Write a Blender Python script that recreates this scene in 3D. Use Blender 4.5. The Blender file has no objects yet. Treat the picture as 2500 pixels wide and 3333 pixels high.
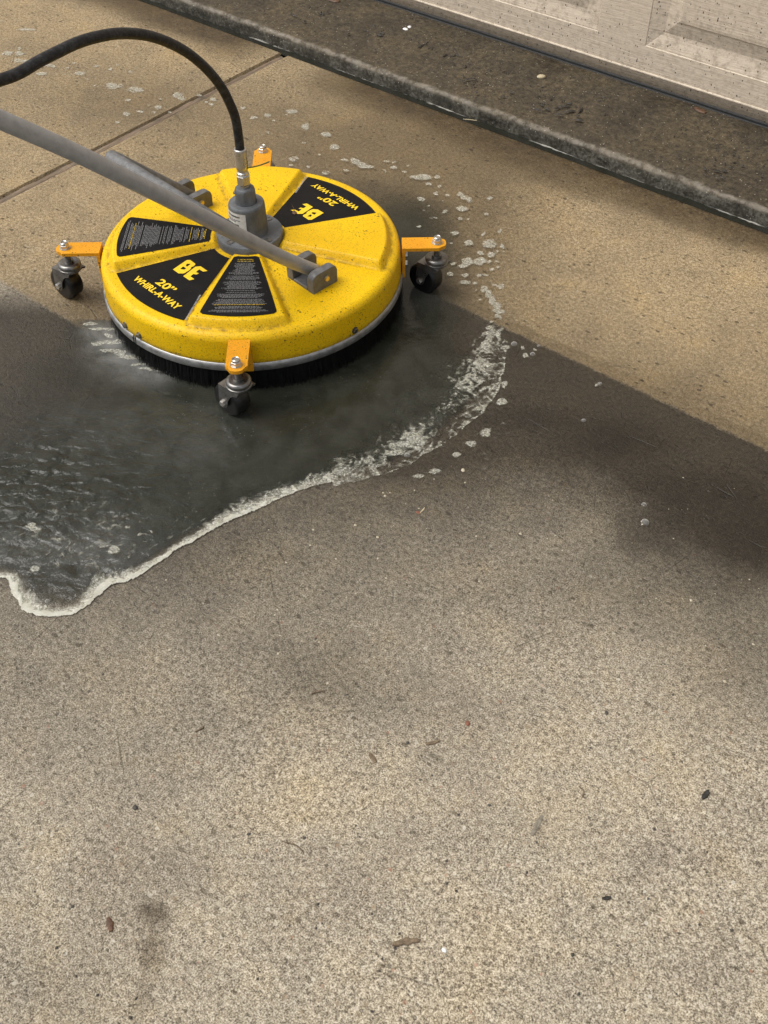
import bpy, bmesh, math, random
import numpy as np
from mathutils import Vector, Matrix
R = math.radians
SC = bpy.context.scene
COL = SC.collection
rng = np.random.RandomState(7)
random.seed(7)

# ------------------------------------------------------------------ camera
# world: X along the garage door, Y towards the door, origin on the ground under the cleaner's axis
F, CXP, CYP = 3400.0, 1250.0, 1666.5
CAM = Vector((1.1774, -1.0717, 1.1379))
CM = (Matrix.Rotation(R(39.5), 3, 'Z') @ Matrix.Rotation(R(90 - 47.573), 3, 'X') @ Matrix.Rotation(R(-0.607), 3, 'Z'))
cam_d = bpy.data.cameras.new('camera')
cam_d.sensor_fit = 'HORIZONTAL'; cam_d.sensor_width = 36.0; cam_d.lens = 36.0 * F / 2500.0
cam_d.clip_start = 0.02; cam_d.clip_end = 400
cam = bpy.data.objects.new('camera', cam_d); COL.objects.link(cam)
cam.matrix_world = Matrix.Translation(CAM) @ CM.to_4x4()
SC.camera = cam

# ------------------------------------------------------------------ sky, sun, exposure
SUN_EL, SUN_AZ = R(60), R(222)          # azimuth of the sun measured from +X, counter-clockwise
w = bpy.data.worlds.new('World'); SC.world = w; w.use_nodes = True
nt = w.node_tree; nt.nodes.clear()
sky = nt.nodes.new('ShaderNodeTexSky'); sky.sky_type = 'NISHITA'; sky.sun_disc = False
sky.sun_elevation = SUN_EL; sky.sun_rotation = math.pi / 2 - SUN_AZ
sky.air_density = 1.0; sky.dust_density = 4.0; sky.ozone_density = 1.0
hs = nt.nodes.new('ShaderNodeHueSaturation'); hs.inputs['Saturation'].default_value = 0.25
bg = nt.nodes.new('ShaderNodeBackground'); bg.inputs['Strength'].default_value = 0.13
wo = nt.nodes.new('ShaderNodeOutputWorld')
nt.links.new(sky.outputs[0], hs.inputs['Color']); nt.links.new(hs.outputs[0], bg.inputs[0]); nt.links.new(bg.outputs[0], wo.inputs[0])
sd = bpy.data.lights.new('sun', 'SUN'); sd.energy = 1.4; sd.angle = R(42); sd.color = (1.0, 0.96, 0.90)
sun = bpy.data.objects.new('sun', sd); COL.objects.link(sun)
sv = Vector((math.cos(SUN_EL) * math.cos(SUN_AZ), math.cos(SUN_EL) * math.sin(SUN_AZ), math.sin(SUN_EL)))
sun.rotation_euler = sv.to_track_quat('Z', 'Y').to_euler()
vs = SC.view_settings
vs.view_transform = 'Standard'; vs.look = 'None'; vs.gamma = 1.0; vs.exposure = 0.40; vs.use_curve_mapping = False

# ------------------------------------------------------------------ helpers
def at(px, py, z=0.0):
    """point of the photograph (2500 x 3333) on the horizontal plane z"""
    d = CM @ Vector(((px - CXP) / F, -(py - CYP) / F, -1.0))
    t = (z - CAM.z) / d.z
    return CAM + d * t

def atv(px, py, z=0.0):                     # same, in the 1659 wide view of the photograph
    return at(px * 1.50693, py * 1.50693, z)

def link(name, me, parent=None, mat=None, smooth=False):
    o = bpy.data.objects.new(name, me); COL.objects.link(o)
    if parent is not None: o.parent = parent
    if mat is not None and not me.materials: me.materials.append(mat)
    if smooth: me.polygons.foreach_set('use_smooth', [True] * len(me.polygons))
    return o

def bm_obj(name, bm, parent=None, mat=None, smooth=False, angle=None):
    me = bpy.data.meshes.new(name)
    bmesh.ops.recalc_face_normals(bm, faces=bm.faces)
    bm.to_mesh(me); bm.free()
    o = link(name, me, parent, mat, smooth or angle is not None)
    if angle is not None:
        try: me.set_sharp_from_angle(angle=R(angle))
        except Exception: pass
    return o

def empty(name, loc=(0, 0, 0), rz=0.0):
    o = bpy.data.objects.new(name, None); COL.objects.link(o)
    o.location = loc; o.rotation_euler = (0, 0, rz); o.empty_display_size = 0.05
    return o

def tag(o, label, cat, group=None):
    o['label'] = label; o['category'] = cat
    if group: o['group'] = group
    return o

def struct(o):
    o['kind'] = 'structure'; return o

def copy_tree(o, parent=None):
    c = o.copy(); COL.objects.link(c); c.parent = parent
    for ch in list(o.children): copy_tree(ch, c)
    return c

def box(bm, x0, x1, y0, y1, z0, z1, bev=0.0, seg=2):
    v = [bm.verts.new((x, y, z)) for z in (z0, z1) for y in (y0, y1) for x in (x0, x1)]
    fs = [(0, 2, 3, 1), (4, 5, 7, 6), (0, 1, 5, 4), (2, 6, 7, 3), (0, 4, 6, 2), (1, 3, 7, 5)]
    F_ = [bm.faces.new([v[i] for i in f]) for f in fs]
    if bev > 0:
        es = list({e for f in F_ for e in f.edges})
        bmesh.ops.bevel(bm, geom=es, offset=bev, segments=seg, affect='EDGES', profile=0.5)

def lathe(bm, prof, n=48, M=None, cap0=True, cap1=True, a0=0.0, a1=2 * math.pi):
    closed = abs(a1 - a0 - 2 * math.pi) < 1e-6
    k = n if closed else n + 1
    rings = []
    for r, z in prof:
        ring = []
        for i in range(k):
            a = a0 + (a1 - a0) * i / n
            p = Vector((r * math.cos(a), r * math.sin(a), z))
            ring.append(bm.verts.new(M @ p if M else p))
        rings.append(ring)
    for a, b in zip(rings, rings[1:]):
        for i in range(n):
            j = (i + 1) % k
            bm.faces.new((a[i], a[j], b[j], b[i]))
    if closed and cap0: bm.faces.new(list(reversed(rings[0])))
    if closed and cap1: bm.faces.new(rings[-1])

def tube(bm, pts, rad, seg=20, caps=True):
    pts = [Vector(p) for p in pts]
    n = len(pts)
    rads = rad if isinstance(rad, (list, tuple)) else [rad] * n
    tans = []
    for i in range(n):
        t = pts[min(i + 1, n - 1)] - pts[max(i - 1, 0)]
        tans.append(t.normalized())
    up = Vector((0, 0, 1))
    if abs(tans[0].dot(up)) > 0.9: up = Vector((1, 0, 0))
    nrm = (up - tans[0] * up.dot(tans[0])).normalized()
    rings = []
    for i in range(n):
        nrm = (nrm - tans[i] * nrm.dot(tans[i])).normalized()
        bi = tans[i].cross(nrm)
        rings.append([bm.verts.new(pts[i] + (nrm * math.cos(2 * math.pi * k / seg) + bi * math.sin(2 * math.pi * k / seg)) * rads[i]) for k in range(seg)])
    for a, b in zip(rings, rings[1:]):
        for k in range(seg):
            j = (k + 1) % seg
            bm.faces.new((a[k], a[j], b[j], b[k]))
    if caps:
        bm.faces.new(list(reversed(rings[0]))); bm.faces.new(rings[-1])

def spline(P, n=10):
    P = [Vector(p) for p in P]; out = []
    for i in range(len(P) - 1):
        p0 = P[max(i - 1, 0)]; p1 = P[i]; p2 = P[i + 1]; p3 = P[min(i + 2, len(P) - 1)]
        for k in range(n):
            t = k / n
            out.append(0.5 * ((2 * p1) + (p2 - p0) * t + (2 * p0 - 5 * p1 + 4 * p2 - p3) * t * t + (3 * p1 - p0 - 3 * p2 + p3) * t ** 3))
    out.append(P[-1]); return out

def extrude_poly(bm, pts, z0, z1):
    a = [bm.verts.new((p[0], p[1], z0)) for p in pts]; b = [bm.verts.new((p[0], p[1], z1)) for p in pts]
    n = len(pts)
    for i in range(n):
        j = (i + 1) % n
        bm.faces.new((a[i], a[j], b[j], b[i]))
    bm.faces.new(b); bm.faces.new(list(reversed(a)))

# numpy noise -------------------------------------------------------
def _hash(ix, iy, s):
    h = (ix.astype(np.int64) * 374761393 + iy.astype(np.int64) * 668265263 + s * 974711) & 0xffffffff
    h = ((h ^ (h >> 13)) * 1274126177) & 0xffffffff
    h = h ^ (h >> 16)
    return (h & 0xffff) / 65535.0
def vn(x, y, s=0):
    x = np.asarray(x, float); y = np.asarray(y, float)
    ix = np.floor(x); iy = np.floor(y); fx = x - ix; fy = y - iy
    ux = fx * fx * (3 - 2 * fx); uy = fy * fy * (3 - 2 * fy)
    a = _hash(ix, iy, s); b = _hash(ix + 1, iy, s); c = _hash(ix, iy + 1, s); d = _hash(ix + 1, iy + 1, s)
    return (a * (1 - ux) + b * ux) * (1 - uy) + (c * (1 - ux) + d * ux) * uy
def fbm(x, y, s=0, o=4):
    v = 0; a = 0.5; t = 0
    for k in range(o):
        v = v + a * vn(x * 2 ** k + 17.3 * k, y * 2 ** k - 9.1 * k, s + k); t += a; a *= 0.5
    return v / t
def sst(e0, e1, x):
    t = np.clip((x - e0) / (e1 - e0), 0, 1); return t * t * (3 - 2 * t)

# ------------------------------------------------------------------ material helpers
class NM:
    def __init__(s, name):
        s.m = bpy.data.materials.new(name); s.m.use_nodes = True
        s.t = s.m.node_tree; s.t.nodes.clear()
        s.out = s.n('ShaderNodeOutputMaterial'); s.b = s.n('ShaderNodeBsdfPrincipled')
        s.l(s.b.outputs[0], s.out.inputs[0])
        s.tc = s.n('ShaderNodeTexCoord').outputs['Object']
    def n(s, k): return s.t.nodes.new(k)
    def l(s, a, b): s.t.links.new(a, b)
    def set(s, sock, v):
        if hasattr(v, 'is_output'): s.l(v, sock)
        else:
            if isinstance(v, tuple) and len(v) == 3 and sock.type == 'RGBA': v = (*v, 1)
            sock.default_value = v
    def inp(s, k, v): s.set(s.b.inputs[k], v)
    def math(s, op, a, b=None, c=None, clamp=False):
        n = s.n('ShaderNodeMath'); n.operation = op; n.use_clamp = clamp
        s.set(n.inputs[0], a)
        if b is not None: s.set(n.inputs[1], b)
        if c is not None: s.set(n.inputs[2], c)
        return n.outputs[0]
    def mapr(s, v, a, b, c=0.0, d=1.0, smooth=True):
        n = s.n('ShaderNodeMapRange'); n.interpolation_type = 'SMOOTHSTEP' if smooth else 'LINEAR'
        s.set(n.inputs[0], v)
        for i, q in enumerate((a, b, c, d)): s.set(n.inputs[i + 1], q)
        return n.outputs[0]
    def noise(s, scale, detail=3, rough=0.5, dist=0.0, vec=None, out=0):
        n = s.n('ShaderNodeTexNoise'); s.l(vec or s.tc, n.inputs['Vector'])
        n.inputs['Scale'].default_value = scale; n.inputs['Detail'].default_value = detail
        n.inputs['Roughness'].default_value = rough; n.inputs['Distortion'].default_value = dist
        return n.outputs[out]
    def voro(s, scale, feat='F1', vec=None, rnd=1.0):
        n = s.n('ShaderNodeTexVoronoi'); n.feature = feat; s.l(vec or s.tc, n.inputs['Vector'])
        n.inputs['Scale'].default_value = scale; n.inputs['Randomness'].default_value = rnd
        return n
    def mapping(s, scale=(1, 1, 1), loc=(0, 0, 0), rot=(0, 0, 0)):
        n = s.n('ShaderNodeMapping'); s.l(s.tc, n.inputs[0])
        n.inputs['Scale'].default_value = scale; n.inputs['Location'].default_value = loc; n.inputs['Rotation'].default_value = rot
        return n.outputs[0]
    def ramp(s, v, stops, interp='LINEAR'):
        n = s.n('ShaderNodeValToRGB'); s.l(v, n.inputs[0]); cr = n.color_ramp; cr.interpolation = interp
        while len(cr.elements) < len(stops): cr.elements.new(0.5)
        for e, (p, c) in zip(cr.elements, stops): e.position = p; e.color = (*c, 1)
        return n.outputs[0]
    def mix(s, f, a, b, mode='MIX'):
        n = s.n('ShaderNodeMix'); n.data_type = 'RGBA'; n.blend_type = mode
        s.set(n.inputs[0], f); s.set(n.inputs[6], a); s.set(n.inputs[7], b)
        return n.outputs[2]
    def attr(s, name):
        n = s.n('ShaderNodeAttribute'); n.attribute_name = name; return n.outputs['Fac']
    def bump(s, h, strength=0.5, dist=0.001, nrm=None):
        n = s.n('ShaderNodeBump'); n.inputs['Strength'].default_value = strength; n.inputs['Distance'].default_value = dist
        s.l(h, n.inputs['Height'])
        if nrm: s.l(nrm, n.inputs['Normal'])
        return n.outputs[0]
    def sep(s):
        n = s.n('ShaderNodeSeparateXYZ'); s.l(s.tc, n.inputs[0]); return n.outputs

def simple(name, col, rough=0.5, metal=0.0, spec=0.5):
    m = NM(name); m.inp('Base Color', col); m.inp('Roughness', rough); m.inp('Metallic', metal)
    m.inp('Specular IOR Level', spec); return m

# ---- concrete of the driveway: dirt, swept (cleaned) band and moisture are features of the slab
def concrete_driveway():
    m = NM('driveway concrete'); X, Y, Z = m.sep()
    wet = m.attr('wet'); stain = m.attr('stain')
    edge = m.mapr(X, -0.06, 0.06, -0.262, 0.2035)
    wob = m.math('MULTIPLY', m.math('SUBTRACT', m.noise(35, 3), 0.5), 0.012)
    wob2 = m.math('MULTIPLY', m.math('SUBTRACT', m.noise(300, 2), 0.5), 0.010)
    dy = m.math('ADD', m.math('ADD', m.math('SUBTRACT', Y, edge), wob), wob2)
    clean = m.mapr(dy, -0.006, 0.006)
    fine = m.noise(520, 4, 0.68)
    mid = m.noise(150, 3, 0.6)
    grain = m.math('ADD', m.math('MULTIPLY', fine, 0.70), m.math('MULTIPLY', mid, 0.30))
    dirty_c = m.ramp(grain, [(0.38, (0.078, 0.063, 0.044)), (0.45, (0.230, 0.192, 0.136)), (0.525, (0.405, 0.349, 0.258)), (0.60, (0.66, 0.592, 0.468))])
    clean_c = m.ramp(grain, [(0.38, (0.105, 0.074, 0.036)), (0.46, (0.25, 0.186, 0.102)), (0.54, (0.38, 0.29, 0.168)), (0.62, (0.56, 0.452, 0.295))])
    col = m.mix(clean, dirty_c, clean_c)
    # broad mottling: yellowish and greyish areas, traffic dirt
    mot = m.ramp(m.noise(5.5, 4, 0.6, 0.4), [(0.32, (0.84, 0.83, 0.83)), (0.5, (0.97, 0.97, 0.97)), (0.68, (1.06, 1.03, 0.97))])
    col = m.mix(1.0, col, mot, 'MULTIPLY')
    mot2 = m.ramp(m.noise(17, 4, 0.65), [(0.3, (0.86, 0.865, 0.88)), (0.55, (1.0, 1.0, 1.0)), (0.75, (1.08, 1.05, 0.97))])
    col = m.mix(1.0, col, mot2, 'MULTIPLY')
    # aggregate stones showing at the surface
    v = m.voro(170); rnd = m.n('ShaderNodeSeparateColor'); m.l(v.outputs['Color'], rnd.inputs[0])
    size = m.math('MULTIPLY', m.math('POWER', rnd.outputs[0], 3.0), 0.42)
    stone = m.math('MULTIPLY', m.mapr(v.outputs['Distance'], size, m.math('ADD', size, 0.06), 1, 0), m.math('GREATER_THAN', rnd.outputs[0], 0.62))
    stc = m.ramp(rnd.outputs[1], [(0.0, (0.05, 0.043, 0.035)), (0.3, (0.12, 0.095, 0.065)), (0.5, (0.33, 0.24, 0.15)), (0.7, (0.5, 0.44, 0.33)), (0.86, (0.66, 0.62, 0.52)), (1.0, (0.30, 0.13, 0.07))])
    stone_f = m.math('MULTIPLY', stone, m.mapr(clean, 0, 1, 0.6, 0.28))
    col = m.mix(stone_f, col, stc)
    # small pits
    pv = m.voro(62, vec=m.mapping((1, 1.7, 1), rot=(0, 0, 0.5))); pr = m.n('ShaderNodeSeparateColor'); m.l(pv.outputs['Color'], pr.inputs[0])
    psz = m.math('MULTIPLY', m.math('POWER', pr.outputs[1], 4.0), 0.27)
    pd = m.math('ADD', pv.outputs['Distance'], m.math('MULTIPLY', m.math('SUBTRACT', m.noise(260, 2), 0.5), 0.22))
    pit = m.math('MULTIPLY', m.mapr(pd, psz, m.math('ADD', psz, 0.07), 1, 0), m.math('GREATER_THAN', pr.outputs[1], 0.45))
    pit = m.math('MULTIPLY', pit, m.mapr(clean, 0, 1, 0.55, 0.8))
    col = m.mix(pit, col, (0.075, 0.055, 0.03))
    # hairline crazing
    ce = m.voro(9, 'DISTANCE_TO_EDGE', vec=None)
    cn = m.noise(14, 4, 0.7, 0.6)
    cr = m.math('MULTIPLY', m.mapr(ce.outputs['Distance'], 0.0, 0.012, 1, 0), m.mapr(cn, 0.52, 0.62))
    col = m.mix(m.math('MULTIPLY', cr, 0.45), col, (0.06, 0.048, 0.03))
    # moisture and stains
    wn = m.math('ADD', wet, m.math('MULTIPLY', m.math('SUBTRACT', m.noise(24, 4, 0.65), 0.5), 0.22))
    wetm = m.math('MULTIPLY', m.mapr(wn, 0.0, 0.82, 0, 1, False), m.math('GREATER_THAN', wet, 0.001))
    wk = m.math('MULTIPLY', wetm, m.mapr(clean, 0, 1, 0.95, 0.62))
    tint = m.mix(wk, (1.0, 1.0, 1.0), m.mix(clean, (0.062, 0.053, 0.039), (0.20, 0.178, 0.142)))
    col = m.mix(1.0, col, tint, 'MULTIPLY')
    sn = m.math('MULTIPLY', stain, m.mapr(m.noise(40, 4, 0.7), 0.25, 0.6, 0.55, 1.0))
    col = m.mix(m.math('MULTIPLY', sn, 0.95), col, m.mix(1.0, col, (0.27, 0.235, 0.195), 'MULTIPLY'))
    m.inp('Base Color', col)
    m.inp('Roughness', m.mapr(wetm, 0.0, 1.0, 0.88, 0.33, False))
    m.inp('Specular IOR Level', 0.4)
    h = m.math('ADD', m.math('MULTIPLY', fine, 1.0), m.math('MULTIPLY', mid, 0.9))
    h = m.math('SUBTRACT', h, m.math('MULTIPLY', pit, 1.2))
    h = m.math('SUBTRACT', h, m.math('MULTIPLY', cr, 0.6))
    m.inp('Normal', m.bump(h, 0.7, 0.0018))
    return m.m

def concrete_apron():
    m = NM('apron concrete'); X, Y, Z = m.sep()
    fine = m.noise(330, 4, 0.65); mid = m.noise(90, 4, 0.65)
    g = m.math('ADD', m.math('MULTIPLY', fine, 0.5), m.math('MULTIPLY', mid, 0.5))
    col = m.ramp(g, [(0.36, (0.016, 0.012, 0.007)), (0.46, (0.046, 0.036, 0.022)), (0.56, (0.078, 0.061, 0.038)), (0.68, (0.13, 0.105, 0.068))])
    mot = m.ramp(m.noise(8, 4, 0.65, 0.5), [(0.3, (0.62, 0.6, 0.58)), (0.5, (0.95, 0.95, 0.95)), (0.7, (1.3, 1.25, 1.12))])
    col = m.mix(1.0, col, mot, 'MULTIPLY')
    # damp, darker soil against the door and behind the nose
    pv = m.voro(70, vec=m.mapping((1, 1.6, 1))); pr = m.n('ShaderNodeSeparateColor'); m.l(pv.outputs['Color'], pr.inputs[0])
    psz = m.math('MULTIPLY', m.math('POWER', pr.outputs[1], 4.0), 0.30)
    pd = m.math('ADD', pv.outputs['Distance'], m.math('MULTIPLY', m.math('SUBTRACT', m.noise(240, 2), 0.5), 0.25))
    pit = m.math('MULTIPLY', m.mapr(pd, psz, m.math('ADD', psz, 0.08), 1, 0), m.math('GREATER_THAN', pr.outputs[1], 0.4))
    col = m.mix(m.math('MULTIPLY', pit, 0.8), col, (0.022, 0.018, 0.012))
    # worn pale arris along the nose
    nz = m.noise(55, 4, 0.65)
    yn = m.math('ADD', Y, m.math('MULTIPLY', m.math('SUBTRACT', m.noise(28, 3), 0.5), 0.018))
    arr = m.math('MULTIPLY', m.mapr(yn, 0.786, 0.792), m.mapr(yn, 0.796, 0.805, 1, 0))
    arr = m.math('MULTIPLY', arr, m.mapr(Z, 0.018, 0.026))
    arr = m.math('MULTIPLY', arr, m.mapr(nz, 0.3, 0.62))
    col = m.mix(m.math('MULTIPLY', arr, 0.45), col, (0.34, 0.30, 0.245))
    # greenish grey face
    face = m.mapr(Z, 0.025, 0.018)
    fcol = m.ramp(m.math('ADD', m.math('MULTIPLY', m.noise(150, 4, 0.7), 0.6), m.math('MULTIPLY', m.noise(16, 4, 0.7), 0.4)), [(0.38, (0.016, 0.015, 0.011)), (0.48, (0.040, 0.038, 0.029)), (0.62, (0.145, 0.138, 0.115))])
    col = m.mix(m.math('MULTIPLY', face, 0.85), col, fcol)
    # grit
    v = m.voro(240); rr = m.n('ShaderNodeSeparateColor'); m.l(v.outputs['Color'], rr.inputs[0])
    gr = m.math('MULTIPLY', m.math('GREATER_THAN', rr.outputs[0], 0.955), m.mapr(v.outputs['Distance'], 0.18, 0.3, 1, 0))
    col = m.mix(m.math('MULTIPLY', gr, 0.8), col, (0.5, 0.45, 0.36))
    m.inp('Base Color', col); m.inp('Roughness', m.mapr(m.noise(14, 3), 0.35, 0.65, 0.5, 0.8)); m.inp('Specular IOR Level', 0.35)
    h = m.math('ADD', fine, m.math('MULTIPLY', mid, 1.3)); h = m.math('SUBTRACT', h, m.math('MULTIPLY', pit, 1.0))
    m.inp('Normal', m.bump(h, 0.4, 0.0018))
    return m.m

def yellow_paint(name, c0, c1, dirt=0.5):
    m = NM(name)
    pe = m.noise(420, 3, 0.6)
    col = m.mix(m.mapr(m.noise(9, 3), 0.3, 0.7), c0, c1)
    col = m.mix(m.mapr(pe, 0.50, 0.66, 0, 0.55), col, (0.30, 0.17, 0.01))
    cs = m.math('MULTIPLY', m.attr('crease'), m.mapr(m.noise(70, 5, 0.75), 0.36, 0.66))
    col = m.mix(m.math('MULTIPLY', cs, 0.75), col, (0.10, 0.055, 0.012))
    # splashed specks
    v = m.voro(210); rr = m.n('ShaderNodeSeparateColor'); m.l(v.outputs['Color'], rr.inputs[0])
    dn = m.math('ADD', v.outputs['Distance'], m.math('MULTIPLY', m.math('SUBTRACT', m.noise(520, 3), 0.5), 0.75))
    cl = m.mapr(m.noise(16, 4, 0.7), 0.45, 0.7)
    th = m.math('MULTIPLY', m.math('POWER', rr.outputs[0], 2.2), m.math('MULTIPLY_ADD', cl, 0.36, 0.15))
    sp = m.mapr(dn, th, m.math('ADD', th, 0.05), 1, 0)
    sp = m.math('MULTIPLY', sp, m.math('GREATER_THAN', rr.outputs[1], 1.0 - dirt))
    col = m.mix(m.math('MULTIPLY', sp, 0.85), col, (0.035, 0.022, 0.01))
    # thin grime
    gr = m.math('MULTIPLY', m.mapr(m.noise(60, 5, 0.75, 0.6), 0.56, 0.72), 0.30)
    col = m.mix(gr, col, (0.16, 0.09, 0.015))
    m.inp('Base Color', col); m.inp('Roughness', m.mapr(m.noise(50, 3), 0.3, 0.7, 0.34, 0.52))
    m.inp('Specular IOR Level', 0.28)
    m.inp('Normal', m.bump(pe, 0.45, 0.0007))
    return m.m

def galvanised(name, c0, c1, rough=(0.38, 0.6), metal=0.55, sc=60):
    m = NM(name)
    n1 = m.noise(sc, 5, 0.7); n2 = m.noise(500, 3, 0.7)
    col = m.mix(m.mapr(n1, 0.3, 0.7), c0, c1)
    col = m.mix(m.mapr(n2, 0.58, 0.75, 0, 0.5), col, (c0[0] * .45, c0[1] * .45, c0[2] * .45))
    m.inp('Base Color', col); m.inp('Metallic', metal)
    m.inp('Roughness', m.mapr(n1, 0.3, 0.7, rough[0], rough[1])); m.inp('Normal', m.bump(n2, 0.15, 0.0004))
    return m.m

def decal_mat():
    m = NM('black sticker'); 
    v = m.voro(330); rr = m.n('ShaderNodeSeparateColor'); m.l(v.outputs['Color'], rr.inputs[0])
    cl = m.mapr(m.noise(22, 3), 0.4, 0.7, 0.93, 0.80)
    sp = m.math('MULTIPLY', m.math('GREATER_THAN', rr.outputs[0], cl), m.mapr(v.outputs['Distance'], 0.10, 0.22, 1, 0))
    col = m.mix(m.math('MULTIPLY', sp, 0.5), m.mix(m.noise(30, 4), (0.006, 0.006, 0.007), (0.016, 0.015, 0.014)), (0.16, 0.15, 0.13))
    m.inp('Base Color', col); m.inp('Roughness', 0.55); m.inp('Specular IOR Level', 0.08)
    return m.m

def door_mat():
    m = NM('cream door steel'); X, Y, Z = m.sep()
    wv = m.mapping((7, 7, 150)); dn = m.noise(5, 3, 0.5)
    gr = m.noise(1.0, 5, 0.62, 1.6, vec=wv)
    fine = m.noise(260, 3, 0.6)
    col = m.mix(m.mapr(gr, 0.35, 0.65), (0.58, 0.49, 0.38), (0.64, 0.545, 0.43))
    low = m.mapr(Z, 0.02, 0.30, 1, 0, False)
    # dried dirt film and splashes, denser towards the ground
    film = m.math('MULTIPLY', m.mapr(m.noise(70, 5, 0.75), 0.42, 0.7), m.math('MULTIPLY', low, 0.55))
    col = m.mix(film, col, (0.17, 0.135, 0.095))
    v = m.voro(230, vec=m.mapping((1, 1, 0.6))); rr = m.n('ShaderNodeSeparateColor'); m.l(v.outputs['Color'], rr.inputs[0])
    dd = m.math('ADD', v.outputs['Distance'], m.math('MULTIPLY', m.math('SUBTRACT', m.noise(420, 2), 0.5), 0.35))
    th = m.math('MULTIPLY', m.math('POWER', rr.outputs[0], 2.5), 0.32)
    sp = m.math('MULTIPLY', m.mapr(dd, th, m.math('ADD', th, 0.06), 1, 0), m.math('GREATER_THAN', rr.outputs[1], m.mapr(low, 0, 1, 0.985, 0.62, False)))
    col = m.mix(m.math('MULTIPLY', sp, 0.9), col, (0.03, 0.024, 0.018))
    m.inp('Base Color', col); m.inp('Roughness', 0.6); m.inp('Specular IOR Level', 0.35)
    h = m.math('ADD', m.math('MULTIPLY', gr, 1.0), m.math('MULTIPLY', fine, 0.35))
    m.inp('Normal', m.bump(h, 0.7, 0.0016))
    return m.m

def water_mat():
    m = NM('dirty rinse water'); X, Y, Z = m.sep()
    dep = m.attr('depth'); rip = m.attr('ripple'); milk = m.attr('milk')
    n1 = m.noise(26, 4, 0.6, 0.5)
    col = m.mix(m.mapr(n1, 0.3, 0.7), (0.019, 0.0205, 0.0145), (0.037, 0.039, 0.030))
    mk = m.math('MULTIPLY', milk, m.mapr(m.noise(11, 5, 0.7, 0.8), 0.30, 0.70, 0.25, 1.0))
    col = m.mix(m.math('MULTIPLY', mk, 0.80), col, (0.30, 0.30, 0.285))
    # suspended specks and threads of foam
    v = m.voro(230); rr = m.n('ShaderNodeSeparateColor'); m.l(v.outputs['Color'], rr.inputs[0])
    sp = m.math('MULTIPLY', m.math('GREATER_THAN', rr.outputs[0], 0.88), m.mapr(v.outputs['Distance'], 0.06, 0.25, 1, 0))
    col = m.mix(m.math('MULTIPLY', sp, m.mapr(m.noise(9, 3), 0.4, 0.65, 0.1, 0.6)), col, (0.36, 0.34, 0.28))
    m.inp('Base Color', col); m.inp('Roughness', 0.12); m.inp('IOR', 1.33); m.inp('Specular IOR Level', 0.6)
    al = m.math('ADD', dep, m.math('MULTIPLY', m.math('SUBTRACT', m.noise(45, 4, 0.7), 0.5), 0.25))
    al = m.math('MULTIPLY', m.mapr(al, 0.05, 0.95, 0.0, 0.82), m.mapr(dep, 0.0, 0.08))
    m.inp('Alpha', al)
    wv = m.mapping((1.0, 1.0, 1), rot=(0, 0, R(-40)))
    mp = m.n('ShaderNodeMapping'); m.l(wv, mp.inputs[0]); mp.inputs['Scale'].default_value = (36, 56, 1)
    r1 = m.noise(1.0, 1, 0.4, 0.6, vec=mp.outputs[0])
    r2 = m.noise(90, 3, 0.6, 0.8)
    h = m.math('ADD', m.math('MULTIPLY', r1, m.math('MULTIPLY_ADD', rip, 1.0, 0.04)), m.math('MULTIPLY', r2, m.math('MULTIPLY_ADD', rip, 0.25, 0.05)))
    m.inp('Normal', m.bump(h, 1.0, 0.010))
    return m.m

def foam_mat():
    m = NM('foam')
    th = m.attr('thick')
    v = m.voro(300, 'SMOOTH_F1'); v2 = m.voro(650)
    bub = m.math('ADD', m.math('MULTIPLY', v.outputs['Distance'], 0.7), m.math('MULTIPLY', v2.outputs['Distance'], 0.4))
    col = m.mix(m.mapr(m.noise(60, 4, 0.6), 0.3, 0.7), (0.56, 0.545, 0.435), (0.70, 0.69, 0.595))
    col = m.mix(m.mapr(bub, 0.28, 0.5, 0, 0.35), col, (0.32, 0.31, 0.26))
    m.inp('Base Color', col); m.inp('Roughness', 0.38); m.inp('Specular IOR Level', 0.5)
    m.inp('Normal', m.bump(bub, 0.25, 0.0006))
    fa = m.math('MULTIPLY', m.mapr(m.noise(240, 3, 0.7, 0.5), 0.34, 0.60, 0.5, 1.0), m.mapr(bub, 0.2, 0.55, 1.0, 0.6))
    fa = m.math('MAXIMUM', fa, m.mapr(th, 0.75, 1.15, 0.0, 0.9))
    m.inp('Alpha', m.math('MULTIPLY', m.mapr(th, 0.0, 0.85, 0.0, 0.92), fa))
    return m.m

def wood_mat():
    m = NM('weathered joint timber')
    g = m.noise(1.0, 5, 0.65, 0.8, vec=m.mapping((260, 9, 100)))
    col = m.ramp(g, [(0.3, (0.05, 0.034, 0.022)), (0.5, (0.17, 0.12, 0.078)), (0.7, (0.30, 0.235, 0.165))])
    col = m.mix(m.mapr(m.noise(22, 4), 0.45, 0.7, 0, 0.7), col, (0.075, 0.062, 0.046))
    m.inp('Base Color', col); m.inp('Roughness', 0.65); m.inp('Normal', m.bump(g, 0.8, 0.002)); return m.m

def rubber_hose():
    m = NM('black rubber hose')
    n = m.noise(120, 5, 0.7); 
    col = m.mix(m.mapr(n, 0.4, 0.75), (0.010, 0.010, 0.011), (0.045, 0.045, 0.045))
    m.inp('Base Color', col); m.inp('Roughness', 0.5); m.inp('Specular IOR Level', 0.35)
    m.inp('Normal', m.bump(m.noise(320, 3), 0.25, 0.0006)); return m.m

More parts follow.
